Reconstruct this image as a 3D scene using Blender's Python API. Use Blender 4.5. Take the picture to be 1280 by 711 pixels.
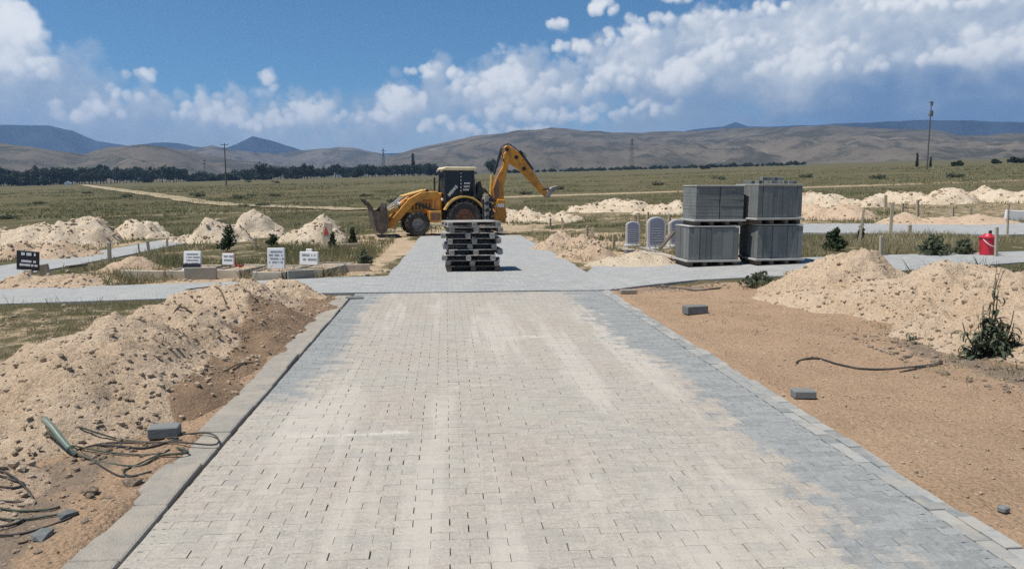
import bpy, bmesh, math, random
import numpy as np
from mathutils import Vector, Matrix, Euler
R = math.radians
for o in list(bpy.data.objects): bpy.data.objects.remove(o)
sc = bpy.context.scene
COL = sc.collection

# ------------------------------------------------------------------ camera
F, YAW, PITCH, EYE = 950.0, R(4.92), R(7.17), 1.9
cam_d = bpy.data.cameras.new("camera"); cam = bpy.data.objects.new("camera", cam_d); COL.objects.link(cam)
cam.location = (0, 0, EYE); cam.rotation_euler = (R(90) - PITCH, 0, -YAW)
cam_d.sensor_width = 36; cam_d.lens = 36 * F / 1280; cam_d.clip_end = 60000; cam_d.clip_start = 0.05
sc.camera = cam

# ------------------------------------------------------------------ light
SUN_EL, SUN_AZ = R(65), R(255)            # azimuth clockwise from +Y
SKY_STRENGTH = 0.085
sun_d = bpy.data.lights.new("sun", 'SUN'); sun = bpy.data.objects.new("sun", sun_d); COL.objects.link(sun)
sun_d.energy = 5.0; sun_d.angle = R(0.55); sun_d.color = (1.0, 0.955, 0.875)
SUNV = Vector((math.sin(SUN_AZ) * math.cos(SUN_EL), math.cos(SUN_AZ) * math.cos(SUN_EL), math.sin(SUN_EL)))
sun.rotation_euler = (-SUNV).to_track_quat('-Z', 'Y').to_euler(); sun.location = (-20, -5, 40)
sc.view_settings.view_transform = 'Standard'; sc.view_settings.look = 'None'
sc.view_settings.exposure = 0.17; sc.view_settings.gamma = 1.0
sc.view_settings.use_curve_mapping = False
sc.render.engine = 'CYCLES'
sc.cycles.use_denoising = False
sc.cycles.max_bounces = 6; sc.cycles.diffuse_bounces = 3; sc.cycles.glossy_bounces = 3
sc.cycles.transparent_max_bounces = 8; sc.cycles.volume_bounces = 0
sc.cycles.use_adaptive_sampling = True; sc.cycles.adaptive_threshold = 0.01

# ------------------------------------------------------------------ node helper
class NT:
    def __init__(s, tree): s.t = tree; s.n = tree.nodes; s.l = tree.links
    def node(s, typ, **kw):
        n = s.n.new(typ)
        for k, v in kw.items(): setattr(n, k, v)
        return n
    def put(s, sock, v):
        if isinstance(v, bpy.types.NodeSocket): s.l.new(v, sock)
        elif v is not None:
            try: sock.default_value = v
            except Exception:
                sock.default_value = tuple(v) + (1,) if len(v) == 3 else v
    def m(s, op, a, b=None, c=None, clamp=False):
        n = s.node('ShaderNodeMath', operation=op, use_clamp=clamp)
        for i, v in enumerate((a, b, c)): s.put(n.inputs[i], v)
        return n.outputs[0]
    def mapr(s, v, a, b, c=0.0, d=1.0, smooth=True):
        n = s.node('ShaderNodeMapRange', interpolation_type='SMOOTHSTEP' if smooth else 'LINEAR')
        for i, q in enumerate((v, a, b, c, d)): s.put(n.inputs[i], q)
        return n.outputs[0]
    def mix(s, f, a, b, mode='MIX'):
        n = s.node('ShaderNodeMix', data_type='RGBA', blend_type=mode)
        s.put(n.inputs[0], f); s.put(n.inputs[6], a); s.put(n.inputs[7], b)
        return n.outputs[2]
    def noise(s, vec, scale, detail=4, rough=0.55, dist=0.0, dim='3D', out=0):
        n = s.node('ShaderNodeTexNoise', noise_dimensions=dim)
        s.put(n.inputs['Vector'], vec); n.inputs['Scale'].default_value = scale
        n.inputs['Detail'].default_value = detail; n.inputs['Roughness'].default_value = rough
        n.inputs['Distortion'].default_value = dist
        return n.outputs[out]
    def vor(s, vec, scale, feature='F1', out=0, rnd=1.0):
        n = s.node('ShaderNodeTexVoronoi', feature=feature)
        s.put(n.inputs['Vector'], vec); n.inputs['Scale'].default_value = scale
        n.inputs['Randomness'].default_value = rnd
        return n.outputs[out]
    def comb(s, x, y, z):
        n = s.node('ShaderNodeCombineXYZ')
        for i, v in enumerate((x, y, z)): s.put(n.inputs[i], v)
        return n.outputs[0]
    def sep(s, v):
        n = s.node('ShaderNodeSeparateXYZ'); s.put(n.inputs[0], v); return n.outputs
    def bump(s, h, strength=0.5, dist=0.02, normal=None):
        n = s.node('ShaderNodeBump'); s.put(n.inputs['Height'], h)
        n.inputs['Strength'].default_value = strength; n.inputs['Distance'].default_value = dist
        if normal is not None: s.put(n.inputs['Normal'], normal)
        return n.outputs[0]

# ------------------------------------------------------------------ maths: noise, terrain, pixel to ground
rng = np.random.default_rng(7); random.seed(11)
LAT = rng.random((256, 256))
def vnoise(x, y):
    x = np.asarray(x, float); y = np.asarray(y, float)
    xi = np.floor(x).astype(int); yi = np.floor(y).astype(int); fx = x - xi; fy = y - yi
    fx = fx * fx * (3 - 2 * fx); fy = fy * fy * (3 - 2 * fy)
    g = lambda a, b: LAT[a & 255, b & 255]
    return ((g(xi, yi) * (1 - fx) + g(xi + 1, yi) * fx) * (1 - fy) + (g(xi, yi + 1) * (1 - fx) + g(xi + 1, yi + 1) * fx) * fy) * 2 - 1
def fbm(x, y, s, o=4, g=.5, seed=0):
    t = 0; a = 1; x = np.asarray(x, float) * s + seed * 17.3; y = np.asarray(y, float) * s + seed * 9.7
    for i in range(o):
        t = t + a * vnoise(x, y); c, d = .8, .6; x, y = (x * c - y * d) * 2.03 + 5.1, (x * d + y * c) * 2.03 - 3.7; a *= g
    return t
def sstep(a, b, v):
    t = np.clip((np.asarray(v, float) - a) / (b - a), 0, 1); return t * t * (3 - 2 * t)
# ------------------------------------------------------------------ world: Nishita sky with cumulus
world = bpy.data.worlds.new("World"); sc.world = world; world.use_nodes = True
world.node_tree.nodes.clear(); W = NT(world.node_tree)
sky = W.node('ShaderNodeTexSky', sky_type='NISHITA'); sky.sun_disc = False
sky.sun_elevation = SUN_EL; sky.sun_rotation = SUN_AZ; sky.altitude = 2600
sky.air_density = 1.0; sky.dust_density = 0.0; sky.ozone_density = 4.0
tc = W.node('ShaderNodeTexCoord'); dx, dy, dz = W.sep(tc.outputs['Generated'])
az = W.m('ARCTAN2', dx, dy); el = W.m('ARCSINE', dz)
# cumulus all round the horizon, computed here from noise into a strip of the sky (bearing x height)
SOFT = [(20, 105, 110, 60, 1.0), (120, 150, 190, 52, 1.0), (330, 160, 200, 40, .9), (545, 112, 70, 34, .95), (520, 155, 130, 42, .95), (655, 128, 105, 52, 1.1),
        (800, 88, 110, 46, 1.15), (960, 85, 190, 74, 1.5), (1180, 75, 230, 92, 1.7), (1480, 70, 280, 100, 1.5), (-230, 120, 260, 80, 1.1), (1900, 100, 260, 70, 1.0), (-900, 110, 300, 70, 1.0)]
PUFF = [(62, 58, 40, 30, 1.4), (28, 66, 58, 40, 1.4), (45, 98, 60, 26, .95), (-35, 80, 55, 40, 1.1), (72, 98, 36, 18, .7), (345, 116, 13, 22, .9), (395, 150, 60, 26, .72), (510, 136, 34, 30, 1.15), (480, 150, 40, 22, .8), (590, 120, 36, 26, .85), (550, 99, 52, 14, .8), (270, 150, 60, 24, .66), (205, 106, 22, 8, .7),
        (630, 112, 40, 34, .95), (650, 145, 60, 26, .8), (695, 37, 19, 11, 1.0), (750, 21, 23, 14, 1.05), (715, 66, 40, 16, .9), (785, 56, 38, 22, 1.05), (825, 30, 45, 10, .7), (850, 100, 40, 30, .9), (965, 15, 34, 9, 1.0),
        (905, 22, 25, 7, .7), (1000, 86, 70, 26, 1.0), (930, 60, 50, 20, .7), (890, 75, 30, 26, .8), (1120, 10, 60, 12, .95), (1215, 3, 110, 14, 1.2), (1250, 68, 64, 24, 1.15), (1190, 72, 40, 18, .85), (1070, 60, 50, 16, .65), (840, 3, 28, 6, .8), (1110, 85, 40, 14, .6), (705, 118, 60, 24, .85), (765, 102, 50, 22, .85), (640, 168, 90, 16, .7), (560, 162, 50, 18, .7), (330, 162, 70, 18, .7), (150, 150, 55, 20, .7), (185, 128, 40, 14, .7), (820, 140, 60, 18, .6), (730, 150, 60, 18, .65), (-300, 60, 120, 40, 1.0), (1500, 30, 160, 40, 1.0), (1420, 75, 80, 30, .9)]

def cloud_strip(CW=3800, CH=250, EH=330.0):
    A, E_ = np.meshgrid((np.arange(CW) + .5) / CW * 2 * math.pi * 950 - math.pi * 950, (np.arange(CH) + .5) / CH * EH)
    ua, ue = 2 * math.pi * 950 / CW, EH / CH; rs = np.random.default_rng(17)
    n1 = fbm(A, E_, .035, 5, .55, 1).astype(np.float32); n2 = fbm(A, E_, .12, 4, .6, 2).astype(np.float32); n3 = fbm(A, E_ * 1.8, .010, 4, .5, 3)
    rgb = np.zeros((CH, CW, 3), np.float32); al = np.zeros((CH, CW), np.float32)
    SH, MD, WH = np.array([.29, .385, .52]), np.array([.50, .565, .645]), np.array([.87, .88, .88])
    def tone(l):
        l = np.clip(l, 0, 1)[..., None]; return np.where(l < .5, SH + (MD - SH) * (l / .5), MD + (WH - MD) * ((l - .5) / .5))
    # thin veil and hazy bank low over the horizon
    bank = np.clip(sstep(118, 40, E_ + n3 * 22 - 12 * sstep(100, 400, A)), 0, 1) * .93
    up = sstep(10, 120, E_)[..., None]; vc = np.array([.37, .455, .565]) * (1 - up) + np.array([.42, .50, .60]) * up
    rgb[:] = vc * (1 + .10 * n3[..., None]); al[:] = bank
    def over(sl, c, a):
        rgb[sl] = c * a[..., None] + rgb[sl] * (1 - a[..., None]) * 1.0 if False else (c * a[..., None] + rgb[sl] * (al[sl] * (1 - a))[..., None]) / np.maximum(a + al[sl] * (1 - a), 1e-4)[..., None]
        al[sl] = a + al[sl] * (1 - a)
    def splat(x, y, r, base, con, alpha, soft, tex=.0):
        i0, i1 = int((x - 1.5 * r + math.pi * 950) / ua), int((x + 1.5 * r + math.pi * 950) / ua) + 1; j0, j1 = max(0, int((y - 1.5 * r) / ue)), min(CH, int((y + 1.5 * r) / ue) + 1)
        if i0 < 0 or i1 > CW or j1 <= j0: return
        sl = (slice(j0, j1), slice(i0, i1)); X, Y = (A[sl] - x) / r, (E_[sl] - y) / r; nn = n1[sl] * .34 + n2[sl] * .22
        kw = min(1.0, .35 + r / 22); X = X + nn * kw; Y = Y + (n1[sl] * .28 - n2[sl] * .20) * kw
        d = np.hypot(X, Y); a = sstep(1.0, 1.0 - soft, d) * alpha
        over(sl, tone(base + con * (-X * .55 + Y * .8) + n2[sl] * .10 + n1[sl] * .09 + n3[sl] * tex), a)
    def mass(lst, n, rmin, rmax, base, con, alpha, soft, fade, tex=.0, shrink=1.0):
        todo = []
        for px, py, rx, ry, w in lst:
            a0 = math.atan((px - 557) / 950); e0 = math.atan((236 - py) / 950 * math.cos(a0)) * 950; a0 *= 950
            for _ in range(max(5, int(n * rx * ry / 2500 * w))):
                th = rs.uniform(0, 6.283); q = rs.random() ** .55 * shrink; u, v = math.cos(th) * q, math.sin(th) * q
                r = ry * rs.uniform(rmin, rmax) * (1.15 - .55 * abs(u)); todo.append((-(e0 + v * ry), a0 + u * rx * .92, e0 + v * ry * (.85 if v > 0 else .6), r, base + .16 * v * w - .05 + rs.normal(0, .04), w, v))
        todo.sort()
        for _, x, y, r, b_, w, v in todo:
            splat(x, y, min(max(r, 6.5), 46), b_, con, alpha * min(1, .55 + .45 * w) * (1 if v > -.2 else fade), soft, tex)
    ring = [(px, rs.uniform(60, 150), rs.uniform(60, 170), rs.uniform(18, 46), rs.uniform(.7, 1.1)) for px in ()]
    def tan_px(az_): return 557 + 950 * math.tan(az_)
    mass(SOFT, 22, .28, .62, .37, .16, .42, .70, .8, .14)
    mass([p for p in SOFT if p[0] > 600], 18, .12, .30, .45, .28, .46, .60, .8, .16)
    # beyond the frame the bank goes on: heads scattered round the whole horizon
    for _ in range(420):
        x = rs.uniform(-math.pi, math.pi) * 950
        if -620 < x < 760: continue
        c = rs.normal(105, 38)
        for k in range(6): splat(x + rs.normal(0, 26), max(20, c + rs.normal(0, 12)), rs.uniform(10, 34), .5 + .1 * rs.random(), .2, .6, .6)
    mass(PUFF, 44, .34, .62, .70, .30, .74, .60, .30)
    mass(PUFF, 60, .22, .42, .97, .46, .70, .50, .14, 0, .78)
    # rain-dark base of the great cloud on the right
    lowr = sstep(180, 520, A) * sstep(1500, 900, A) * sstep(132, 70, E_ - .05 * (A - 480) + n3 * 22 + n1 * 7) * .80
    rgb[:] = rgb * (1 - lowr[..., None]) + np.array([.085, .19, .385]) * lowr[..., None]; al[:] = np.maximum(al, lowr)
    top = sstep(EH - 4, EH - 50, E_); al[:] *= top
    img = bpy.data.images.new('cloud_strip', CW, CH, alpha=True, float_buffer=True); img.colorspace_settings.name = 'Non-Color'; img.alpha_mode = 'CHANNEL_PACKED'
    img.pixels.foreach_set(np.concatenate([rgb, al[..., None]], -1).astype(np.float32).ravel()); img.update(); img.pack(); return img, EH / 950
cimg, EHR = cloud_strip()
it = W.node('ShaderNodeTexImage', interpolation='Cubic', extension='EXTEND'); it.image = cimg
W.put(it.inputs[0], W.comb(W.m('ADD', W.m('DIVIDE', az, 2 * math.pi), .5), W.m('DIVIDE', el, EHR), 0.0))
K = 1.0 / SKY_STRENGTH
cc = W.node('ShaderNodeVectorMath', operation='SCALE'); W.put(cc.inputs[0], it.outputs[0]); cc.inputs[3].default_value = K
skyc = W.mix(1.0, sky.outputs[0], (.53, .93, 1.04), 'MULTIPLY')
col = W.mix(it.outputs[1], skyc, cc.outputs[0])
bg = W.node('ShaderNodeBackground'); W.put(bg.inputs[0], col); bg.inputs[1].default_value = SKY_STRENGTH
wo = W.node('ShaderNodeOutputWorld'); W.l.new(bg.outputs[0], wo.inputs[0])
world.cycles.sampling_method = 'MANUAL'; world.cycles.sample_map_resolution = 512

def zt(x, y):
    x = np.asarray(x, float); y = np.asarray(y, float)
    z = .03 * np.maximum(0, x - 3.3) + .025 * np.minimum(0, x + 2.2)
    s = np.maximum(0, y - 30); return z + .0208 * (s * s / (s + 25))
cF = Vector((math.sin(YAW) * math.cos(PITCH), math.cos(YAW) * math.cos(PITCH), -math.sin(PITCH)))
cR = Vector((math.cos(YAW), -math.sin(YAW), 0)); cU = cR.cross(cF)
def ray(px, py): return cF + cR * ((px - 640) / F) + cU * (-(py - 355.5) / F)
def P(px, py, h=0.0):
    """point of the terrain (plus h) that the photograph shows at this pixel"""
    d = ray(px, py); t = 1.0
    while t < 6000:
        if EYE + d.z * t < float(zt(d.x * t, d.y * t)) + h: break
        t *= 1.02
    a, b = t / 1.02, t
    for _ in range(30):
        m = (a + b) / 2
        if EYE + d.z * m < float(zt(d.x * m, d.y * m)) + h: b = m
        else: a = m
    return Vector((d.x * b, d.y * b, EYE + d.z * b))
def at_range(px, rng_):
    d = ray(px, 236); k = rng_ / math.hypot(d.x, d.y); x, y = d.x * k, d.y * k
    return Vector((x, y, float(zt(x, y))))

# ------------------------------------------------------------------ object helpers
def tag(o, label=None, cat=None, group=None, kind=None):
    if label: o['label'] = label
    if cat: o['category'] = cat
    if group: o['group'] = group
    if kind: o['kind'] = kind
    return o
def link(o, parent=None):
    COL.objects.link(o)
    if parent is not None: o.parent = parent
    return o
def empty(name, loc, rz=0, label=None, cat=None, group=None):
    o = bpy.data.objects.new(name, None); o.empty_display_size = .2; link(o)
    o.location = loc; o.rotation_euler = (0, 0, rz); return tag(o, label, cat, group)
def mesh_obj(name, v, f, mat, parent=None, smooth=False):
    me = bpy.data.meshes.new(name); me.from_pydata([tuple(p) for p in v], [], [tuple(q) for q in f]); me.update()
    if mat: me.materials.append(mat)
    if smooth: me.polygons.foreach_set('use_smooth', [True] * len(me.polygons))
    return link(bpy.data.objects.new(name, me), parent)
def np_mesh(name, V, Fq, mat, parent=None, smooth=False):
    """V (n,3), Fq (m,k) numpy arrays, all faces of one size"""
    me = bpy.data.meshes.new(name); n, k = Fq.shape
    me.vertices.add(len(V)); me.vertices.foreach_set('co', np.ascontiguousarray(V, np.float32).ravel())
    me.loops.add(n * k); me.loops.foreach_set('vertex_index', np.ascontiguousarray(Fq, np.int32).ravel())
    me.polygons.add(n); me.polygons.foreach_set('loop_start', np.arange(0, n * k, k, dtype=np.int32))
    me.polygons.foreach_set('use_smooth', np.full(n, smooth))
    me.update(calc_edges=True)
    if mat: me.materials.append(mat)
    return link(bpy.data.objects.new(name, me), parent)
def attr(o, name, data, typ='FLOAT'):
    a = o.data.attributes.new(name, typ, 'POINT')
    if typ == 'FLOAT': a.data.foreach_set('value', np.asarray(data, np.float32))
    else: a.data.foreach_set('color', np.asarray(data, np.float32).ravel())
def obj_bm(name, bm, mat, parent=None, smooth=False, bevel=0.0):
    me = bpy.data.meshes.new(name)
    bmesh.ops.recalc_face_normals(bm, faces=bm.faces)
    if bevel > 0:
        es = [e for e in bm.edges if len(e.link_faces) == 2 and e.calc_face_angle(0) > .6]
        bmesh.ops.bevel(bm, geom=es, offset=bevel, segments=1, profile=.5, affect='EDGES', clamp_overlap=True)
    bm.to_mesh(me); bm.free()
    if mat: me.materials.append(mat)
    if smooth: me.polygons.foreach_set('use_smooth', [True] * len(me.polygons))
    return link(bpy.data.objects.new(name, me), parent)
def add_box(bm, c, s, rot=None):
    M = Matrix.Translation(Vector(c)) @ (Euler(rot).to_matrix().to_4x4() if rot else Matrix()) @ Matrix.Diagonal((*s, 1))
    return bmesh.ops.create_cube(bm, size=1, matrix=M)['verts']
def box(name, c, s, mat, parent=None, rot=None, bevel=0.0):
    bm = bmesh.new(); add_box(bm, c, s, rot); return obj_bm(name, bm, mat, parent, bevel=bevel)
def add_prism(bm, pts, y0, y1):
    a = [bm.verts.new((p[0], y0, p[1])) for p in pts]; b = [bm.verts.new((p[0], y1, p[1])) for p in pts]; n = len(pts)
    bm.faces.new(a); bm.faces.new(b[::-1])
    for i in range(n): bm.faces.new((a[i], b[i], b[(i + 1) % n], a[(i + 1) % n]))
def prism(name, pts, y0, y1, mat, parent=None, bevel=0.0):
    bm = bmesh.new(); add_prism(bm, pts, y0, y1); return obj_bm(name, bm, mat, parent, bevel=bevel)
def add_rod(bm, a, b, r, seg=8, r2=None):
    a, b = Vector(a), Vector(b); d = b - a; M = Matrix.Translation((a + b) / 2) @ d.to_track_quat('Z', 'Y').to_matrix().to_4x4()
    bmesh.ops.create_cone(bm, cap_ends=True, segments=seg, radius1=r, radius2=r if r2 is None else r2, depth=d.length, matrix=M)
def rod(name, a, b, r, mat, parent=None, seg=8, r2=None, smooth=False):
    bm = bmesh.new(); add_rod(bm, a, b, r, seg, r2); return obj_bm(name, bm, mat, parent, smooth=smooth)
def spline(pts, n=8):
    pts = [Vector(p) for p in pts]; q = [pts[0]] + pts + [pts[-1]]; out = []
    for i in range(1, len(q) - 2):
        for k in range(n):
            t = k / n; a, b, c, d = q[i - 1], q[i], q[i + 1], q[i + 2]
            out.append(.5 * ((2 * b) + (c - a) * t + (2 * a - 5 * b + 4 * c - d) * t * t + (3 * b - a - 3 * c + d) * t ** 3))
    return out + [pts[-1]]
def tube(name, pts, r, mat, parent=None, seg=7, n=8, taper=None):
    ps = spline(pts, n); v = []; f = []; m = len(ps)
    for i, p in enumerate(ps):
        t = (ps[min(i + 1, m - 1)] - ps[max(i - 1, 0)]).normalized()
        u = t.cross(Vector((0, 0, 1)) if abs(t.z) < .95 else Vector((1, 0, 0))).normalized(); w = u.cross(t)
        rr = r * (1 if taper is None else 1 + (taper - 1) * i / (m - 1))
        for k in range(seg):
            a = 2 * math.pi * k / seg; v.append(p + (u * math.cos(a) + w * math.sin(a)) * rr)
    for i in range(m - 1):
        for k in range(seg):
            k2 = (k + 1) % seg; f.append((i * seg + k, i * seg + k2, (i + 1) * seg + k2, (i + 1) * seg + k))
    f.append(tuple(range(seg))[::-1]); f.append(tuple((m - 1) * seg + k for k in range(seg)))
    return mesh_obj(name, v, f, mat, parent, smooth=True)
def copy_tree(o, parent=None):
    c = o.copy(); COL.objects.link(c); c.parent = parent
    for ch in list(o.children): copy_tree(ch, c)
    return c

# ------------------------------------------------------------------ materials
def new_mat(name):
    m = bpy.data.materials.new(name); m.use_nodes = True; m.node_tree.nodes.clear(); t = NT(m.node_tree)
    b = t.node('ShaderNodeBsdfPrincipled'); o = t.node('ShaderNodeOutputMaterial'); t.l.new(b.outputs[0], o.inputs[0])
    b.inputs['Roughness'].default_value = .9; b.inputs['Specular IOR Level'].default_value = .25
    return m, t, b
def posn(t): return t.node('ShaderNodeNewGeometry').outputs['Position']
def objc(t): return t.node('ShaderNodeTexCoord').outputs['Object']
def simple(name, c, rough=.7, metal=0, var=.25, scale=6, bump=.2, bd=.01, dirt=None, dirt_amt=.5, spec=.3, dscale=3, world=False):
    m, t, b = new_mat(name); v = posn(t) if world else objc(t)
    n = t.noise(v, scale, 6, .6); c2 = tuple(q * (1 - var) for q in c)
    col_ = t.mix(n, c2, tuple(min(1, q * (1 + var)) for q in c))
    if dirt: col_ = t.mix(t.m('MULTIPLY', t.mapr(t.noise(v, dscale, 6, .65), .42, .68), dirt_amt), col_, dirt)
    t.put(b.inputs['Base Color'], col_); b.inputs['Roughness'].default_value = rough; b.inputs['Metallic'].default_value = metal
    b.inputs['Specular IOR Level'].default_value = spec
    if bump: t.put(b.inputs['Normal'], t.bump(t.noise(v, scale * 6, 4, .6), bump, bd))
    return m
def attr_n(t, name): return t.node('ShaderNodeAttribute', attribute_name=name).outputs

def soil_shader(t, v, light, dark, clod, k=1.0):
    a = t.noise(v, 1.3 * k, 5, .6); b_ = t.noise(v, 9 * k, 6, .7); sp = t.vor(v, 16 * k)
    c = t.mix(t.mapr(a, .35, .68), light, dark)
    c = t.mix(t.m('MULTIPLY', t.mapr(b_, .5, .72), .55), c, tuple(min(1, q * 1.2) for q in light))
    c = t.mix(t.m('MULTIPLY', t.mapr(sp, .26, .08), t.mapr(t.noise(v, 3 * k, 3, .5), .42, .58)), c, clod)
    c = t.mix(t.m('MULTIPLY', t.mapr(t.vor(v, 46 * k), .24, .10), t.mapr(t.noise(v, 6 * k, 3, .5), .54, .66)), c, tuple(q * .8 for q in clod))
    c = t.mix(t.m('MULTIPLY', t.mapr(t.noise(v, 60 * k, 3, .7), .51, .62), .6), c, tuple(min(1, q * 1.34) for q in light))
    c = t.mix(t.m('MULTIPLY', t.mapr(t.noise(v, 34 * k, 5, .75), .5, .63), .62), c, tuple(q * .52 for q in dark))
    return c
def soil_mat(name, light, dark, clod, low=None):
    m, t, b = new_mat(name); v = posn(t); c = soil_shader(t, v, light, dark, clod)
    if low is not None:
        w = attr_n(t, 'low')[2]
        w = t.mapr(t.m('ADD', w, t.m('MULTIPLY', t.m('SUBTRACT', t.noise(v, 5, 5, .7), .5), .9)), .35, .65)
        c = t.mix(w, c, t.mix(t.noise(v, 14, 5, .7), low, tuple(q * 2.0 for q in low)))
    t.put(b.inputs['Base Color'], c); b.inputs['Roughness'].default_value = 1; b.inputs['Specular IOR Level'].default_value = .1
    h = t.m('ADD', t.m('MULTIPLY', t.noise(v, 7, 8, .7), 1.0), t.m('MULTIPLY', t.noise(v, 2.2, 3, .5), 1.2))
    t.put(b.inputs['Normal'], t.bump(t.m('ADD', h, t.m('MULTIPLY', t.noise(v, 45, 5, .75), .45)), .9, .075)); return m
M = {}
M['soil'] = soil_mat('pale_sandy_soil', (.57, .435, .31), (.47, .34, .23), (.29, .205, .14))
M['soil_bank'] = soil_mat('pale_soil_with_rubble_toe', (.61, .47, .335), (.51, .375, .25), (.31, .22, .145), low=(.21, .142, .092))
M['soil_far'] = soil_mat('pale_far_soil', (.62, .52, .395), (.51, .405, .285), (.36, .26, .175))
M['clod'] = soil_mat('soil_clods', (.58, .465, .34), (.48, .37, .26), (.33, .24, .165))
M['rubble'] = soil_mat('dark_rubble', (.40, .315, .235), (.24, .18, .13), (.13, .10, .075))

# ground
m, t, b = new_mat('ground_soil_and_dry_grass'); v = posn(t); z = attr_n(t, 'zone')[0]; zs = t.node('ShaderNodeSeparateColor'); t.put(zs.inputs[0], z)
px_, py_, pz_ = t.sep(v)
ochre = soil_shader(t, v, (.415, .285, .185), (.345, .232, .148), (.22, .15, .10), 1.0)
pale = soil_shader(t, v, (.50, .385, .26), (.40, .29, .185), (.24, .17, .105), 1.0)
# grassland: patches of green, olive and straw at several scales
vs = t.comb(px_, t.m('MULTIPLY', py_, .55), 0.0)
g1 = t.noise(vs, .035, 5, .6); g2 = t.noise(vs, .35, 5, .65); g3 = t.noise(vs, 3.2, 5, .7)
field = t.mix(t.mapr(g1, .36, .66), (.086, .080, .038), (.120, .105, .054))
field = t.mix(t.mapr(g2, .45, .7), field, (.175, .142, .085))
field = t.mix(t.m('MULTIPLY', t.mapr(g3, .52, .68), .7), field, (.055, .066, .026))
field = t.mix(t.m('MULTIPLY', t.mapr(t.noise(vs, .012, 4, .6), .55, .7), .5), field, (.10, .115, .05))
brk = t.m('MULTIPLY', t.m('SUBTRACT', t.noise(v, 2.4, 5, .7), .5), 1.1)
def zmask(s): return t.mapr(t.m('ADD', s, brk), .38, .62)
c = t.mix(zmask(zs.outputs[0]), field, ochre); c = t.mix(zmask(zs.outputs[2]), c, pale)
c = t.mix(zmask(zs.outputs[1]), c, t.mix(t.noise(v, 12, 5, .7), (.14, .105, .078), (.34, .262, .19)))
t.put(b.inputs['Base Color'], c); b.inputs['Roughness'].default_value = 1; b.inputs['Specular IOR Level'].default_value = .1
h = t.m('ADD', t.noise(v, 9, 8, .7), t.m('MULTIPLY', t.vor(v, 30), -.3))
t.put(b.inputs['Normal'], t.bump(t.m('ADD', h, t.m('MULTIPLY', t.noise(v, 40, 4, .7), .4)), .95, .05)); M['ground'] = m

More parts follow.
